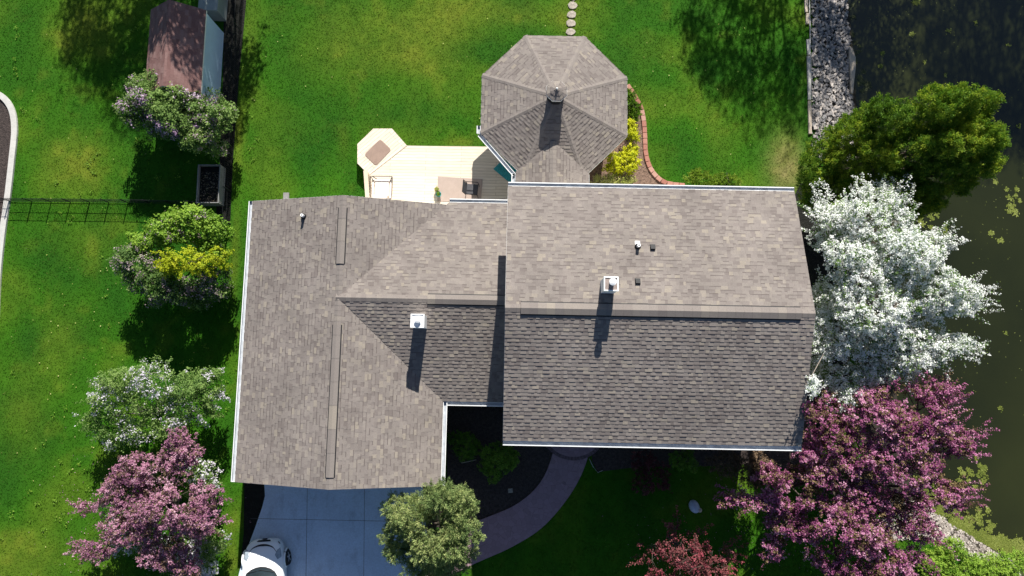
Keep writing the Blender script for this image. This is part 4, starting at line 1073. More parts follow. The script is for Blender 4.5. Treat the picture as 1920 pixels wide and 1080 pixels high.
# the broad cedar over the bank: upright sprays in many clumps
cl = [(1535, 312, 42, 62, 2.6, 1.5), (1588, 305, 48, 52, 3.0, 1.5), (1640, 285, 50, 48, 3.8, 1.6), (1530, 365, 34, 40, 2.0, 1.1), (1640, 375, 60, 34, 2.6, 1.3), (1720, 385, 50, 26, 3.0, 1.2), (1600, 262, 55, 55, 3.4, 1.7), (1665, 225, 55, 48, 4.4, 1.7), (1735, 210, 52, 42, 5.2, 1.7), (1790, 198, 44, 34, 5.5, 1.6), (1832, 205, 28, 32, 5.2, 1.3), (1832, 262, 42, 38, 5.0, 1.6), (1780, 270, 60, 50, 5.0, 1.7), (1700, 290, 65, 50, 4.4, 1.7),
      (1620, 325, 62, 50, 3.2, 1.6), (1560, 355, 50, 34, 2.2, 1.2), (1680, 350, 70, 45, 3.4, 1.5), (1765, 330, 66, 45, 3.8, 1.6), (1820, 310, 40, 36, 3.8, 1.4)]
bush('cedar_tree', 'broad dark green evergreen spreading from the rocky bank over the pond', 'tree', (1600, 345), cl, 15, 62, .26, .07, leaf=(.075, .034), leaf_m='cedar_leaf', r0=.16, stems=1, gap=-.1, clump=(16, .25), rough=.10, up=.6, seed=12.6, axis=True, sub=60, mid=.5, inner=.3, low=-.9)
bush('spruce_tree', 'blue green spruce at the corner of the driveway and curved walk', 'tree', None,
     [(812, 985, 70, 66, 3.6, 1.3), (835, 932, 46, 34, 3.8, .9), (768, 960, 48, 42, 3.1, 1.0), (795, 1048, 60, 34, 2.6, 1.0), (862, 985, 40, 50, 2.8, 1.1), (750, 1010, 38, 40, 2.5, .9), (845, 1035, 46, 40, 2.4, 1.0), (868, 942, 28, 30, 3.1, .8), (850, 1060, 36, 22, 1.7, .8)],
     24, 44, .30, .05, leaf=(.075, .024), leaf_m='spruce_leaf', r0=.10, stems=1, gap=.05, rough=.30, up=.1, seed=13.3, axis=True, sub=70, clump=(11, .34), inner=.45, low=-.8)
# shrubs round the house
bush('shade_shrub', 'rounder green shrub in the shaded front bed next to the curved walk', 'shrub', None, [(935, 868, 36, 34, .75, .5), (950, 858, 22, 22, .8, .4)], 30, 22, .2, .05, leaf=(.08, .05), leaf_m='dark_shrub_leaf', r0=.03, rough=.25, seed=14.1)
bush('shade_shrub', 'darker green shrub in the shaded front bed against the gutter', 'shrub', None, [(868, 832, 32, 28, .65, .45)], 30, 22, .2, .05, leaf=(.08, .05), leaf_m='dark_shrub_leaf', r0=.03, rough=.25, seed=14.9, mid=.3)
bush('bronze_shrub', 'bronze twiggy shrub in the shade below the white gutter', 'shrub', None, [(1362, 868, 34, 30, 1.0, .6), (1402, 872, 30, 34, 1.5, .7), (1425, 890, 26, 26, 1.6, .7)], 22, 24, .3, .05, leaf=(.06, .04), leaf_m='bronze_leaf', r0=.03, rough=.3, gap=.35, seed=15.5, sub=60, mid=.6)
bush('shade_shrub', 'small olive shrub left of the bronze shrub in deep shade', 'shrub', None, [(1282, 862, 26, 24, .7, .5)], 26, 22, .2, .05, leaf=(.07, .045), leaf_m='dark_shrub_leaf', r0=.03, seed=16.2)
bush('purple_shrub', 'dark purple leaved shrub in deep shade under the main gutter', 'shrub', None, [(1228, 895, 40, 34, .6, .45), (1205, 870, 30, 24, .6, .4)], 20, 20, .2, .05, leaf=(.06, .045), leaf_m='red_leaf', r0=.03, seed=16.8, mid=.2)
bush('yellow_shrub', 'larger bright yellow shrub inside the curved brick edging', 'shrub', None, [(1168, 304, 30, 23, .85, .5), (1184, 286, 15, 13, .8, .4), (1152, 314, 18, 15, .7, .4)], 34, 24, .16, .045, leaf=(.07, .05), leaf_m='spirea_leaf', r0=.03, rough=.2, seed=17.3, gap=.1)
bush('yellow_shrub', 'smaller bright yellow shrub just under the octagonal roof edge', 'shrub', None, [(1184, 250, 16, 18, .75, .4), (1178, 238, 11, 12, .7, .35)], 34, 24, .16, .045, leaf=(.07, .05), leaf_m='spirea_leaf', r0=.03, seed=17.9, gap=.1)
bush('leafy_plant', 'deep green strappy plant at the top of the brick edged bed', 'plant', None, [(1185, 206, 15, 23, .4, .3), (1179, 184, 8, 15, .4, .25)], 45, 24, .24, .05, leaf=(.14, .03), leaf_m='lime_leaf', r0=.02, up=.5, seed=18.4, axis=True, mid=.25)
bush('variegated_shrub', 'pale lemon variegated shrub against the gutter in the brick edged bed', 'shrub', None, [(1160, 338, 42, 16, .7, .4), (1128, 340, 24, 14, .6, .35)], 32, 18, .24, .05, leaf=(.06, .04), leaf_m='lemon_leaf', r0=.02, rough=.35, gap=.4, seed=18.9)
bush('juniper_shrub', 'low spreading green juniper at the right end of the brick edging', 'shrub', None, [(1318, 338, 32, 19, .6, .4), (1354, 340, 32, 17, .55, .35)], 45, 24, .22, .04, leaf=(.09, .03), leaf_m='hedge_leaf', r0=.03, axis=True, seed=19.6, gap=.1)
# lime green growth on the bank at the bottom right
for i, (lb, ls_) in enumerate((('lime green bank shrub nearest the magenta tree', [(1775, 1032, 30, 26, .4, .4), (1750, 1060, 30, 24, .4, .35)]), ('lime green bank shrub in the middle of the gravel bank', [(1825, 1058, 36, 22, .4, .4), (1800, 1075, 40, 20, .4, .4)]), ('lime green bank shrub nearest the pond corner', [(1895, 1058, 34, 24, .3, .35), (1870, 1078, 40, 16, .35, .35)]))):
    bush('bank_shrub', lb, 'shrub', None, ls_, 34, 24, .26, .06, leaf=(.08, .04), leaf_m='lime_leaf', r0=.02, seed=20.2 + i, rough=.3, gap=.25, group='lime green shrubs on the pond bank', mid=.75)
# trees standing just past the top of the photograph: their shadows fall into it
def far_tree(name, label, x, y, h, r, dens, per, seed, leaf_m='lime_leaf'):
    base = Vector((x, y, 0)); o = empty(name, label, 'tree', base)
    lb = [(np.array([x + a * r, y + b_ * r, h * c]), np.array([r * .55, r * .55, h * .2])) for a, b_, c in ((0, 0, .8), (.5, .2, .65), (-.5, -.1, .66), (.1, -.5, .6), (-.1, .55, .62), (.35, -.3, .75), (-.35, .35, .76))]
    tips, dirs = twigs(lb, dens, .5, .3, .4, seed=seed)
    place(o, limbs(o, base, lb, tips, dirs, .17, M['bark'], 260, 'trunk', 1))
    p, nrm, i, t, td = fol_arrays(tips, dirs, per, .7, .14)
    place(o, from_np('foliage', rot_leaf(p, nrm, .13 * rng.uniform(.7, 1.3, len(p)), .10), None, M[leaf_m], o, tint=clump_tint(p, 1, seed)))
far_tree('maple_tree', 'thinly leaved tree behind the shed just past the top of the photo', -15.6, 27.5, 10.5, 4.0, 5.5, 12, 30.1)
far_tree('maple_tree', 'leafy tree past the top of the photo shading the shed and fence', -12.9, 22.3, 8.6, 2.5, 5, 15, 31.3)
far_tree('maple_tree', 'tree past the top of the photo shading the right lawn', 13.4, 27.0, 10.5, 3.7, 2.6, 13, 32.7)
far_tree('maple_tree', 'tree past the top right of the photo shading the stone bank', 18.2, 25.5, 8.5, 2.6, 4, 13, 33.9)
far_tree('maple_tree', 'big tree past the top right corner of the photo shading the pond', 25.5, 30.0, 12.5, 4.4, 4, 13, 34.6)

# ------------------------------------------------------------------ shed, box, planter
sh = empty('shed', 'garden shed with a reddish brown shingle roof and blue grey wall', 'shed', (-14.75, 13.8, 0), R(-.6))
bm = bmesh.new(); hx, hy = 1.22, 1.93
for x0, x1, y0, y1 in ((-1.1, 1.19, -1.85, 1.85),):
    pts = [(x0, y0), (x1, y0), (x1, y1), (x0, y1)]
    lo = [bm.verts.new((a, b_, 0)) for a, b_ in pts]; hi = [bm.verts.new((a, b_, 1.95)) for a, b_ in pts]
    for i in range(4): bm.faces.new((lo[i], lo[(i + 1) % 4], hi[(i + 1) % 4], hi[i]))
    for a, b_, yy in ((0, 1, y0), (2, 3, y1)): bm.faces.new((hi[a], hi[b_], bm.verts.new((.03, yy, 2.75))))
from_bm('wall', bm, M['shed_wall'], sh)
M['shed_shingle'] = tint_mat('red_brown_shingle', [(0, (.15, .080, .075)), (.5, (.185, .105, .098)), (1, (.23, .145, .135))], .9, noise=[(20, .12), (1.1, .12)])
ss = [[Vector((hx, -hy, 1.98)), Vector((hx, hy, 1.98)), Vector((0, hy, 2.85)), Vector((0, -hy, 2.85))], [Vector((-hx, hy, 1.98)), Vector((-hx, -hy, 1.98)), Vector((0, -hy, 2.85)), Vector((0, hy, 2.85))]]
sr = slab('roof', ss, sh, .1); shingle_slopes('shingles', ss, sr, exposure=.14, thick=.6, seed=61, wmin=.24, wmax=.30, material=M['shed_shingle'])
bm = bmesh.new(); box(bm, -.5, .4, -1.89, -1.855, .05, 1.85); from_bm('door', bm, M['door'], sh)
# pale panel box behind the shed
bx_ = W(392, 8, 1.0); ub = empty('storage_box', 'pale grey lidded storage box tucked behind the shed', 'storage box', (bx_.x, bx_.y + .3, 0), R(-2))
bm = bmesh.new(); box(bm, -.42, .42, -.6, .6, 0, 1.0); from_bm('body', bm, mat('pale_grey_plastic', (.22, .25, .25), .6, noise=(3, .1)), ub, bevel=.02)
bm = bmesh.new(); box(bm, -.45, .45, -.63, .63, 1.003, 1.08); from_bm('lid', bm, mat('grey_green_plastic', (.24, .27, .26), .6, noise=(3, .1)), ub, bevel=.02)
# raised planter
pl = W2([(370, 309), (412, 308), (411, 380), (368, 381)], .62); pc = sum(pl, Vector()) / 4
pn = empty('raised_planter', 'tall rectangular planter box with pale rim and dark soil inside', 'planter', (pc.x, pc.y, 0))
M['planter_board'] = mat('dark_weathered_board', (.24, .24, .24), .85, noise=(4, .25, 25))
w_, l_ = (pl[1] - pl[0]).length / 2, (pl[0] - pl[3]).length / 2
for a in ((-w_, -w_ + .035, -l_, l_), (w_ - .035, w_, -l_, l_), (-w_ + .035, w_ - .035, l_ - .035, l_), (-w_ + .035, w_ - .035, -l_, -l_ + .035)):
    bm = bmesh.new(); box(bm, *a, 0, .62); from_bm('side_board', bm, M['planter_board'], pn)
bm = bmesh.new(); box(bm, -w_ + .035, w_ - .035, -l_ + .035, l_ - .035, .1, .40); from_bm('soil', bm, M['soil'], pn)
n = 260; p = np.column_stack([rng.uniform(-w_ + .08, w_ - .08, n), rng.uniform(-l_ + .08, l_ - .3, n), rng.uniform(.405, .45, n)])
o = from_np('leaf_litter', rot_leaf(p, rng.normal(size=(n, 3)) + [0, 0, 1.4], .10 * rng.uniform(.5, 1.3, n), .035), None, tint_mat('dry_leaf', [(0, (.06, .045, .03)), (.7, (.2, .16, .11)), (1, (.36, .3, .22))]), pn, tint=rng.random(n)); o['kind'] = 'stuff'

# ------------------------------------------------------------------ fences
def wire_fence(name, label, pts, h, post_gap, pick, rails, pr=.02, wr=.006):
    o = empty(name, label, 'fence', pts[0])
    bm = bmesh.new(); bp_ = []
    for a, b_ in zip(pts[:-1], pts[1:]):
        L_ = (b_ - a).length; k = max(1, round(L_ / post_gap))
        for i in range(k + 1): bp_.append(a.lerp(b_, i / k))
        for z in rails: tube(bm, [a + Vector((0, 0, z)) - pts[0], b_ + Vector((0, 0, z)) - pts[0]], wr * 1.4, 4)
        for i in range(int(L_ / pick)):
            q = a.lerp(b_, (i + .5) * pick / L_) - pts[0]; tube(bm, [q + Vector((0, 0, .03)), q + Vector((0, 0, h))], wr, 4)
    from_bm('wire_panel', bm, M['dark_metal'], o)
    for q in bp_:
        bm = bmesh.new(); tube(bm, [q - pts[0], q - pts[0] + Vector((0, 0, h + .06))], pr, 6); from_bm('post', bm, M['dark_metal'], o)
    return o
wire_fence('garden_fence', 'low black wire fence crossing the left lawn to the planter', [W(-60, 377), W(60, 378), W(240, 380), W(404, 384)], .60, .9, .075, (.05, .35, .6), .022, .007)
wire_fence('garden_fence', 'black wire fence along the dark soil strip beside the lawn', [W(460, -30), W(446, 150), W(437, 300), W(432, 420)], .9, 1.9, .10, (.05, .5, .9), .022, .005)

# ------------------------------------------------------------------ stepping stones
for i, (a, b_, r) in enumerate(((1073, 11, 9), (1072, 28, 9), (1071, 44, 9), (1070, 60, 9), (1074, -6, 9))):
    c = W(a, b_); rr = r * mpp(a, b_, 0); bm = bmesh.new()
    pts = [(rr * (1 + .12 * random.uniform(-1, 1)) * math.cos(t), rr * .85 * (1 + .15 * random.uniform(-1, 1)) * math.sin(t)) for t in np.linspace(0, 2 * math.pi, 9, endpoint=False)]
    prism(bm, pts, -.02, .045)
    o = from_bm('stepping_stone', bm, M['stone'], bevel=.012); o.location = (c.x, c.y, 0)
    tag(o, ['stepping stone third from the octagonal roof', 'stepping stone second nearest after the one by the roof', 'stepping stone one before the roofside stone', 'stepping stone nearest the octagonal roof', 'stepping stone cut by the top of the photo'][i], 'stepping stone', 'stepping stones in the lawn')
for o, l in zip([x for x in C.objects if x.name.startswith('stepping_stone')], ('fourth stepping stone counted from the octagonal roof', 'third stepping stone counted from the octagonal roof', 'second stepping stone counted from the octagonal roof', 'stepping stone nearest the octagonal roof', 'farthest stepping stone from the octagonal roof at the top edge')): o['label'] = l

# ------------------------------------------------------------------ lawn edge timbers and riprap
segs = [((1510, -20), (1511, 24), 'timber_tan', 'tan lawn edge timber at the very top of the stone bank'), ((1513, 26), (1513, 46), 'timber_tan', 'short tan lawn edge timber below the topmost one'), ((1514, 75), (1516, 104), 'timber_grey', 'short grey split lawn edge timber beside the shaded stones'),
        ((1515, 106), (1517, 188), 'timber_grey', 'long grey lawn edge timber beside the stones'), ((1517, 190), (1518, 252), 'timber_tan', 'tan lawn edge timber ending at the evergreen')]
for a, b_, mm_, lb in segs:
    p, q = W(*a), W(*b_); d_ = q - p; bm = bmesh.new(); box(bm, 0, d_.length, -.07, .07, -.05, .09); 
    o = from_bm('edge_timber', bm, M[mm_], bevel=.012); o.location = (p.x, p.y, 0); o.rotation_euler = (0, 0, math.atan2(d_.y, d_.x)); tag(o, lb, 'timber', 'timbers edging the lawn')
# thin conduit along the timbers
bm = bmesh.new(); tube(bm, [v + Vector((0, 0, .06)) - W(1518, -20) for v in W2([(1516, -20), (1518, 60), (1518, 90), (1515, 92), (1514, 100), (1519, 104), (1520, 180)])], .03, 6)
o = from_bm('drain_pipe', bm, M['timber_grey'], smooth=True); o.location = W(1518, -20); tag(o, 'thin grey pipe running along the lawn edge timbers', 'pipe')
def rocks(name, xy, smin, smax):
    n = len(xy); s = rng.uniform(smin, smax, n) * rng.choice([.7, 1, 1.25], n)
    cube = np.array([[-1, -1, -1], [1, -1, -1], [1, 1, -1], [-1, 1, -1], [-1, -1, 1], [1, -1, 1], [1, 1, 1], [-1, 1, 1]], float) * .5
    v = cube[None] + rng.normal(size=(n, 8, 3)) * .17
    v *= (rng.uniform(.65, 1.25, (n, 1, 3)) * s[:, None, None])
    v[:, :, 2] *= .75
    a = rng.uniform(0, 6.283, n); ca, sa = np.cos(a)[:, None], np.sin(a)[:, None]
    x = v[:, :, 0] * ca - v[:, :, 1] * sa; y = v[:, :, 0] * sa + v[:, :, 1] * ca
    tl = rng.normal(size=n)[:, None] * .35; z = v[:, :, 2] + x * tl
    zz = ground_z(xy[:, 0], xy[:, 1])
    v = np.stack([x + xy[:, 0, None], y + xy[:, 1, None], z + (zz + s * .22)[:, None]], 2)
    f = np.array([[3, 2, 1, 0], [4, 5, 6, 7], [0, 1, 5, 4], [1, 2, 6, 5], [2, 3, 7, 6], [3, 0, 4, 7]])
    q = v[:, f].reshape(-1, 3)
    o = from_np(name, q, None, M['rock'], None, tint=np.repeat(np.clip(rng.normal(.55, .24, n), 0, 1), 6)); o['kind'] = 'stuff'; return o
poly = W2([(1520, -40), (1590, -40), (1594, 0), (1598, 60), (1602, 130), (1604, 190), (1615, 300), (1520, 300)], -.1)
n = 11000; xy = np.column_stack([rng.uniform(12, 17.5, n), rng.uniform(8, 19.5, n)]); xy = xy[in_poly(xy[:, 0], xy[:, 1], poly)]
rocks('riprap_stones', xy, .06, .125)
poly = W2([(1640, 930), (1730, 945), (1775, 968), (1835, 1012), (1885, 1045), (1920, 1062), (1920, 1085), (1850, 1060), (1800, 1030), (1740, 1010), (1660, 1010)], -.1)
n = 12000; xy = np.column_stack([rng.uniform(14, 23, n), rng.uniform(-9.5, -5, n)]); xy = xy[in_poly(xy[:, 0], xy[:, 1], poly)]
o = rocks('bank_gravel', xy, .045, .085); o.data.materials[0] = tint_mat('pale_bank_gravel', [(0, (.14, .12, .11)), (.5, (.36, .32, .29)), (1, (.58, .54, .49))], .9)
# pale concrete lip at the water's edge
bm = bmesh.new(); pp = W2([(1590, 88), (1596, 92), (1602, 110), (1602, 130), (1597, 178), (1593, 176), (1590, 115)], -.4); c0 = sum(pp, Vector()) / len(pp)
prism(bm, [p - c0 for p in pp], -.3, .14); o = from_bm('concrete_slab', bm, M['concrete_pad'], bevel=.02); o.location = (c0.x, c0.y, c0.z); tag(o, 'tan broken concrete slab standing at the edge of the pond', 'slab')

# pond weed
def weed(name, spots, seed_):
    r2 = np.random.default_rng(seed_); P_ = []
    for (a, b_, ra, rb, k) in spots:
        c = W(a, b_, -.49); mp = mpp(a, b_, -.49); nb = max(1, k // 26)
        cx = r2.normal(size=(nb, 2)) * [ra * mp * .55, rb * mp * .55]
        j = r2.integers(0, nb, k); P_.append(np.column_stack([c.x + cx[j, 0] + r2.normal(size=k) * .055, c.y + cx[j, 1] + r2.normal(size=k) * .055, np.full(k, -.492) + r2.random(k) * .006]))
    p = np.concatenate(P_)
    p = p[ground_z(p[:, 0], p[:, 1]) < -.5]
    o = from_np(name, rot_leaf(p, np.tile([0, 0, 1.], (len(p), 1)) + r2.normal(size=p.shape) * .12, .085 * r2.uniform(.5, 1.4, len(p)), .06), None, M['duckweed'], None, tint=np.clip(.5 + .3 * wav(p[:, 0], p[:, 1], 0, 2) + r2.normal(size=len(p)) * .2, 0, 1))
    o['kind'] = 'stuff'; return o
sp = [(1900, 378, 20, 26, 360), (1745, 412, 22, 13, 220), (1765, 425, 12, 11, 70), (1862, 437, 10, 4, 50), (1880, 453, 10, 5, 60), (1826, 560, 10, 10, 12), (1715, 5, 14, 6, 120), (1655, 98, 6, 7, 40), (1712, 64, 8, 6, 45), (1780, 58, 5, 4, 30), (1653, 128, 4, 6, 30), (1866, 345, 7, 7, 50), (1888, 626, 6, 5, 16),
      (1810, 890, 16, 14, 300), (1845, 887, 11, 16, 260), (1840, 965, 14, 14, 240), (1850, 985, 14, 14, 240), (1870, 767, 5, 4, 20), (1830, 858, 5, 4, 25), (1905, 240, 6, 6, 20), (1755, 170, 6, 6, 16), (1735, 120, 8, 8, 16), (1775, 140, 6, 6, 16), (1890, 85, 5, 5, 14), (1830, 45, 5, 5, 14)]
weed('pond_weed', sp, 5)
sp = [(1775, 955, 26, 14, 1900), (1800, 985, 26, 16, 2100), (1835, 1008, 26, 12, 1900), (1870, 1022, 30, 12, 2400), (1905, 1030, 26, 16, 2200), (1915, 1050, 24, 12, 1600), (1745, 930, 20, 16, 1000), (1725, 905, 14, 14, 500)]
weed('shore_weed', sp, 6)
sp = [(1597, 30, 8, 30, 160), (1605, 90, 12, 30, 220), (1612, 150, 10, 20, 200), (1622, 165, 14, 10, 120)]
weed('edge_weed', sp, 8).data.materials[0] = tint_mat('dark_edge_weed', [(0, (.02, .03, .01)), (1, (.12, .13, .06))])
# specks drifting on the pond
n = 900; p = np.column_stack([rng.uniform(15, 25, n), rng.uniform(-9, 18, n), np.full(n, -.494)]); p = p[ground_z(p[:, 0], p[:, 1]) < -.6]
p = p[vnoise(p[:, 0], p[:, 1], .5, 77) > .42]
from_np('floating_seeds', rot_leaf(p, np.tile([0, 0, 1.], (len(p), 1)), .05 * rng.uniform(.5, 1.3, len(p)), .03), None, M['duckweed'], None, tint=np.clip(rng.random(len(p)) + .2, 0, 1))['kind'] = 'stuff'

# ------------------------------------------------------------------ small things
def stick(label, pts, r, m_='twig', name='stick'):
    bm = bmesh.new(); q = [W(a, b_, z) for a, b_, z in pts]; tube(bm, [v - q[0] for v in q], r, 6)
    o = from_bm(name, bm, M[m_], smooth=True); o.location = q[0]; return tag(o, label, name.replace('_', ' '))
s_ = stick('pale forked stick lying in the shaded front bed', [(865, 868, .05), (880, 865, .06), (893, 862, .05)], .014)
stick('thin bent pipe lying at the corner of the shaded side bed', [(1105, 860, .05), (1112, 875, .06), (1121, 886, .05), (1130, 882, .05)], .016, 'timber_grey', 'thin_pipe')
c = W(957, 920, .05); bm = bmesh.new(); box(bm, -.10, .10, -.09, .09, -.03, .05); o = from_bm('marker_stone', bm, M['stone'], bevel=.015); o.location = (c.x, c.y, .015); o.rotation_euler = (0, 0, .1); tag(o, 'small square stone set in the dark mulch by the walk', 'stone')
c = W(1302, 950, .2); gb = empty('garden_ornament', 'pale blue rounded garden ornament on the dark front lawn', 'ornament', (c.x, c.y, 0), R(25))
bm = bmesh.new(); lathe(bm, [(.10, 0), (.17, .05), (.22, .16), (.20, .27), (.10, .34), (.03, .36)], 18); 
for v in bm.verts: v.co.y *= 1.35
from_bm('body', bm, M['statue'], gb, smooth=True)
bm = bmesh.new(); lathe(bm, [(.05, .1), (.09, .16), (.10, .24), (.06, .30), (.02, .32)], 12, (.14, -.22, 0)); from_bm('head', bm, M['timber_tan'], gb, smooth=True)
# pots by the rug
for (a, b_, m_, lf, lb, hh) in ((823, 361, 'pot_teal', 'lime_leaf', 'small teal glazed pot of greenery on the deck by the gutter', .2), (820, 352, 'timber_tan', 'lemon_leaf', 'small tan pot with pale green plant on the deck', .2)):
    c = W(a, b_ + 5, DZ); o = empty('plant_pot', lb, 'plant pot', (c.x, c.y, DZ))
    bm = bmesh.new(); lathe(bm, [(.07, 0), (.11, .17), (.125, .17), (.125, .2), (.10, .2), (.095, .15)], 16); from_bm('pot', bm, M[m_], o)
    n = 160; p = rng.normal(size=(n, 3)) * [.04, .04, .04] + [0, 0, .25]
    from_np('foliage', rot_leaf(p, rng.normal(size=(n, 3)) + [0, 0, 1], .06, .035), None, M[lf], o, tint=rng.random(n))

# ------------------------------------------------------------------ car
cf = W(497, 1011, .45); cbk = W(489, 1066, 1.0); hd = math.atan2(cf.x - cbk.x, cf.y - cbk.y)
car = empty('car', 'white rounded compact car parked nose first on the shaded driveway', 'car', (cf.x, cf.y, .012), -hd)
st = [  # s, half width, sill z, shoulder z, hood/roof centre z, roof half width, roof edge z
    (0.0, .40, .26, .44, .47, .25, .465), (.05, .58, .22, .52, .57, .36, .56), (.18, .72, .20, .60, .69, .42, .675), (.45, .82, .20, .68, .82, .46, .80), (.80, .875, .20, .75, .92, .50, .90), (1.12, .89, .20, .80, .985, .54, .955),
    (1.30, .89, .20, .83, 1.09, .56, 1.02), (1.60, .89, .20, .86, 1.29, .58, 1.21), (1.95, .89, .20, .88, 1.44, .58, 1.37), (2.4, .89, .20, .89, 1.50, .58, 1.43), (2.9, .89, .20, .89, 1.46, .57, 1.39), (3.3, .88, .20, .87, 1.30, .54, 1.23), (3.65, .85, .20, .82, 1.06, .5, 1.01), (3.95, .75, .22, .72, .85, .42, .83), (4.15, .58, .26, .58, .62, .34, .6), (4.22, .4, .3, .45, .48, .25, .47)]
rows = []
for (s, w, z0, zs, zc, wr, zr) in st:
    half = [(w * .93, z0), (w * .985, z0 + (zs - z0) * .35), (w, z0 + (zs - z0) * .68), (w * .965, zs), (w * .90, zs + .03), (w * .90 + (wr - w * .90) * .55, zs + .03 + (zr - zs - .03) * .6), (wr, zr), (wr * .5, zr + (zc - zr) * .75)]
    rows.append([(x, -s, z) for x, z in half] + [(0, -s, zc)] + [(-x, -s, z) for x, z in half[::-1]])
bm = bmesh.new(); G = [[bm.verts.new(p) for p in r] for r in rows]; nP = len(G[0])
for i in range(len(G) - 1):
    for j in range(nP - 1):
        f = bm.faces.new((G[i][j], G[i][j + 1], G[i + 1][j + 1], G[i + 1][j]))
bm.faces.new(G[0][::-1]); bm.faces.new(G[-1])
body = from_bm('body', bm, M['car_paint'], car, smooth=True)
ssf = body.modifiers.new('smooth', 'SUBSURF'); ssf.levels = ssf.render_levels = 2
def car_surf(s, k):
    """point on the body loft at station s and profile position k"""
    ss_ = [a[0] for a in st]; i = min(max(np.searchsorted(ss_, s) - 1, 0), len(st) - 2); t = (s - ss_[i]) / (ss_[i + 1] - ss_[i])
    j = int(min(k, nP - 2)); q = k - j
    a = Vector(rows[i][j]).lerp(Vector(rows[i][j + 1]), q); b_ = Vector(rows[i + 1][j]).lerp(Vector(rows[i + 1][j + 1]), q)
    return a.lerp(b_, t)
def car_patch(name, outline, m_, parent=car, lift=.012, nu=10, nv=8):
    """a sheet hugging the body: outline(u,v in 0..1) -> (s,k)"""
    bm = bmesh.new(); g = []
    for i in range(nu + 1):
        r = []
        for j in range(nv + 1):
            s, k = outline(i / nu, j / nv); p = car_surf(s, k)
            e = car_surf(s + .02, k) - car_surf(s - .02, k); f_ = car_surf(s, k + .05) - car_surf(s, k - .05); n_ = e.cross(f_).normalized()
            c_ = Vector((0, -s, .5))
            if n_.dot(p - c_) < 0: n_ = -n_
            r.append(bm.verts.new(p + n_ * lift))
        g.append(r)
    for i in range(nu):
        for j in range(nv): bm.faces.new((g[i][j], g[i + 1][j], g[i + 1][j + 1], g[i][j + 1]))
    return from_bm(name, bm, m_, parent, smooth=True)
def arc_patch(s0, s1, k0, k1, bow):
    return lambda u, v: (s0 + (s1 - s0) * u + bow * (2 * abs(v - .5)) ** 2 * (1 - u), k0 + (k1 - k0) * v)
car_patch('windshield_seal', arc_patch(.98, 1.98, 4.95, 11.05, .40), M['black_rubber'], lift=.014)
car_patch('windshield', arc_patch(1.03, 1.94, 5.12, 10.88, .39), M['glass'], lift=.020)
for k0, k1 in ((4.25, 5.6), (11.75, 10.4)):
    car_patch('side_window', lambda u, v, a=k0, b_=k1: (1.75 + 1.45 * u + .1 * v, a + (b_ - a) * v), M['glass'], lift=.016)
car_patch('rear_window', arc_patch(3.1, 3.5, 6.2, 9.8, .0), M['glass'], lift=.016)
M['seam_line'] = mat('dark_grille_plastic', (.02, .022, .026), .5)  # dark colour of the hood's shut line
car_patch('grille', lambda u, v: (.02 + .05 * u, 6.4 + 3.2 * v), M['dark_metal'], lift=.012)
car_patch('hood_seam', lambda u, v: (  .15 + .075 * u * (1 - .7 * (2 * abs(v - .5)) ** 1.2) + .42 * (2 * abs(v - .5)) ** 2.4, 4.6 + 6.8 * v), M['seam_line'], lift=.008, nv=24, nu=3)
for k0, k1 in ((3.6, 5.5), (12.4, 10.5)):
    car_patch('headlight', lambda u, v, a=k0, b_=k1: (.30 + .36 * u + .10 * v, a + (b_ - a) * v * (1 - .35 * abs(2 * u - 1))), M['lamp_lens'], lift=.010)
for k0, k1 in ((2.9, 3.6), (13.1, 12.4)):
    car_patch('fog_lamp', lambda u, v, a=k0, b_=k1: (.10 + .08 * u, a + (b_ - a) * v), M['dark_metal'], lift=.008)
bm = bmesh.new(); box(bm, -.10, .10, .0, .035, .42, .50); from_bm('plate_holder', bm, M['dark_metal'], car, bevel=.01)
for x, s in ((-.84, .82), (.84, .82), (-.84, 3.35), (.84, 3.35)):
    sx = 1 if x > 0 else -1
    wob = empty('wheel_tmp', None, None); bpy.data.objects.remove(wob)
    mt = Matrix.Translation((x + .02 * sx, -s, .32)) @ Matrix.Rotation(R(8) if s < 1 else 0, 4, 'Z') @ Matrix.Rotation(R(90), 4, 'Y')
    bm = bmesh.new(); lathe(bm, [(.20, -.10), (.30, -.105), (.32, -.08), (.32, .08), (.30, .105), (.20, .10)], 28); bmesh.ops.transform(bm, matrix=mt, verts=bm.verts[:])
    wh = from_bm('wheel', bm, M['tyre'], car, smooth=False)
    bm = bmesh.new(); lathe(bm, [(.205, -.09), (.205, .09)], 28)
    for k in range(5):
        box(bm, -.03, .03, .03, .20, sx * .085, sx * .108, Matrix.Rotation(k * 2 * math.pi / 5, 4, 'Z'))
    lathe(bm, [(.05, sx * .08), (.05, sx * .115)], 12)
    bmesh.ops.transform(bm, matrix=mt, verts=bm.verts[:]); from_bm('rim', bm, M['rim'], wh)
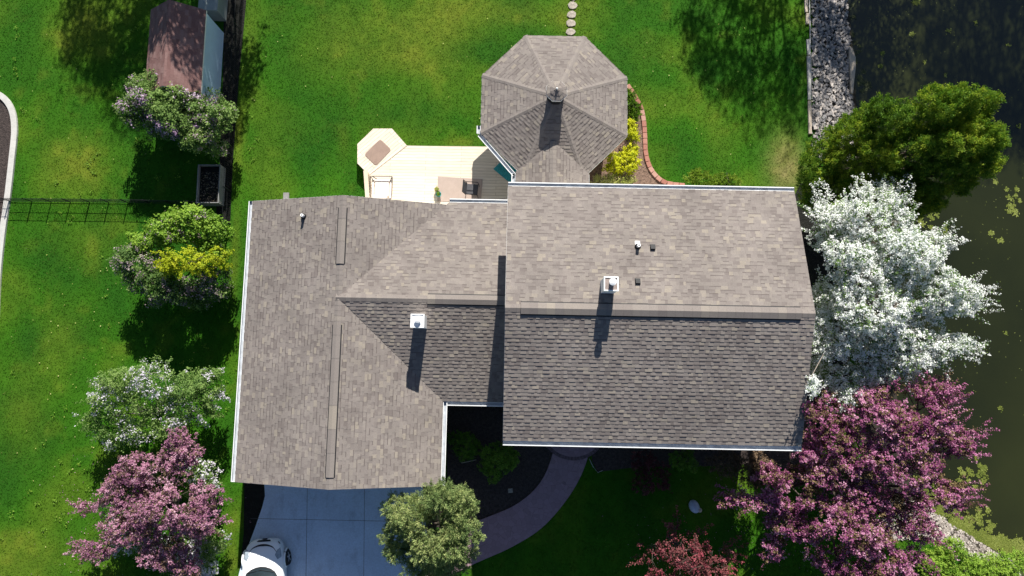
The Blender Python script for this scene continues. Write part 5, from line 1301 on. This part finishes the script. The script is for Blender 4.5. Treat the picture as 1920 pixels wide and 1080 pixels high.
    # wheel arch
for sx in (-1, 1):
    for s in (.82, 3.35):
        bm = bmesh.new(); pts = []
        for t in np.linspace(R(-8), R(188), 15): pts.append(Vector((sx * .885, -s - .375 * math.cos(t), .32 + .375 * math.sin(t))))
        tube(bm, pts, .04, 6); from_bm('wheel_arch', bm, M['car_paint'], car, smooth=True)
        bm = bmesh.new(); lathe(bm, [(.36, -.02), (.36, .02)], 24); bmesh.ops.transform(bm, matrix=Matrix.Translation((sx * .878, -s, .32)) @ Matrix.Rotation(R(90), 4, 'Y'), verts=bm.verts[:]); from_bm('wheel_well', bm, M['black_rubber'], car)
    bm = bmesh.new(); lathe(bm, [(.03, -.08), (.08, -.05), (.09, .03), (.04, .08)], 12); bmesh.ops.transform(bm, matrix=Matrix.Translation((sx * 1.0, -1.55, .98)) @ Matrix.Rotation(R(90), 4, 'X'), verts=bm.verts[:])
    from_bm('mirror', bm, M['car_paint'], car, smooth=True)

for k0, k1 in ((6.0, 8.4), (8.6, 10.6)):
    bm = bmesh.new(); tube(bm, [car_surf(1.10 + .05 * abs(k0 + (k1 - k0) * t - 8), k0 + (k1 - k0) * t) + Vector((0, 0, .05)) for t in np.linspace(0, 1, 6)], .010, 5); from_bm('wiper', bm, M['black_rubber'], car)
def fallen(name, spots, m_, size, seed_):
    r2 = np.random.default_rng(seed_); P_ = []
    for a, b_, rx, ry, n in spots:
        c = W(a, b_); mp = mpp(a, b_, 0); P_.append(np.column_stack([c.x + r2.normal(size=n) * rx * mp, c.y + r2.normal(size=n) * ry * mp, np.full(n, .05)]))
    p = np.concatenate(P_); p[:, 2] += ground_z(p[:, 0], p[:, 1]); p = p[p[:, 2] > -.3]
    from_np(name, rot_leaf(p, r2.normal(size=p.shape) * .3 + [0, 0, 1], size * r2.uniform(.6, 1.3, len(p)), size * .8), None, m_, None, tint=r2.random(len(p)))['kind'] = 'stuff'
fallen('fallen_petals', [(275, 960, 90, 70, 500), (1560, 960, 110, 60, 500), (1290, 1040, 60, 30, 150)], M['pink_bloom'], .045, 41)
fallen('dandelions', [(160, 560, 90, 120, 60), (150, 860, 70, 120, 50), (900, 120, 260, 90, 50), (1320, 180, 110, 90, 40), (330, 160, 180, 90, 40)], M['lemon_leaf'], .06, 42)
# ------------------------------------------------------------------ grass blades
def blades():
    n = 420000
    x = rng.uniform(-25.5, 24, n); y = rng.uniform(-10.2, 18.6, n)
    keep = x < shore_x(y) - 2.1
    hx_ = x * math.cos(-HA) - y * math.sin(-HA); hy_ = x * math.sin(-HA) + y * math.cos(-HA)
    for a0, a1, b0, b1 in ((WX0 + .4, WX1, WY0 + .3, WY1 - .3), (WX1 - .1, AX1 - .2, MY0, MY1 - .4), (AX0, AX1 - .3, AY0 + .4, AY1 - .4), (-6.5, .3, 6.2, 9.9)):
        keep &= ~((hx_ > a0) & (hx_ < a1) & (hy_ > b0) & (hy_ < b1))
    keep &= (x - P(GC.x, GC.y, 0).x) ** 2 + (y - P(GC.x, GC.y, 0).y) ** 2 > 2.75 ** 2
    walk_poly = [(p.x, p.y) for p in walk_o] + [(p.x, p.y) for p in walk_i[::-1]]
    for pl_ in (DRIVE, FRONT_BED, SIDE_BED, EAST_SHADE, DRIVE_SHADE, CURVE_BED, LEFT_BED, STRIP, walk_poly, OCT, DECK): keep &= ~in_poly(x, y, [(p[0], p[1]) for p in pl_])
    keep &= ~((abs(x + 14.75) < 1.2) & (abs(y - 13.8) < 1.9))
    x, y = x[keep], y[keep]; n = len(x)
    hue = lawn_color(x, y) * rng.uniform(.75, 1.3, n)[:, None]
    odd = rng.random(n) < .03
    hue[odd] = hue[odd] * .6 + np.array([.20, .21, .06]) * .45
    z = ground_z(x, y)
    h = rng.uniform(.010, .032, n); w = rng.uniform(.012, .028, n); a = rng.uniform(0, 6.283, n); b_ = rng.uniform(0, 6.283, n); lean = rng.uniform(.02, .09, n)
    p = np.column_stack([x, y, z])
    d = np.column_stack([np.cos(a), np.sin(a), np.zeros(n)]) * w[:, None]
    tip = p + np.column_stack([np.cos(b_) * lean, np.sin(b_) * lean, h])
    v = np.stack([p - d, p + d, tip], 1).reshape(-1, 3)
    from_np('grass', v, None, M['blade'], None, hue=hue, k=3)['kind'] = 'stuff'
blades()
# coarser clumps of clover and taller grass
n = 420; x = rng.uniform(-25, -11.5, n); y = rng.uniform(-9.5, 17, n); g = vnoise(x, y, .45, 91) > .52; x, y = x[g], y[g]
Pq = []
for a, b_ in zip(x, y): Pq.append(np.column_stack([a + rng.normal(size=14) * .06, b_ + rng.normal(size=14) * .06, rng.uniform(.04, .09, 14)]))
p = np.concatenate(Pq)
for pl_ in (LEFT_BED, STRIP): p = p[~in_poly(p[:, 0], p[:, 1], [(q[0], q[1]) for q in pl_])]
from_np('clover', rot_leaf(p, rng.normal(size=p.shape) * .5 + [0, 0, 1], .06, .045), None, M['lime_leaf'], None, tint=np.clip(rng.normal(.5, .25, len(p)), 0, 1))['kind'] = 'stuff'
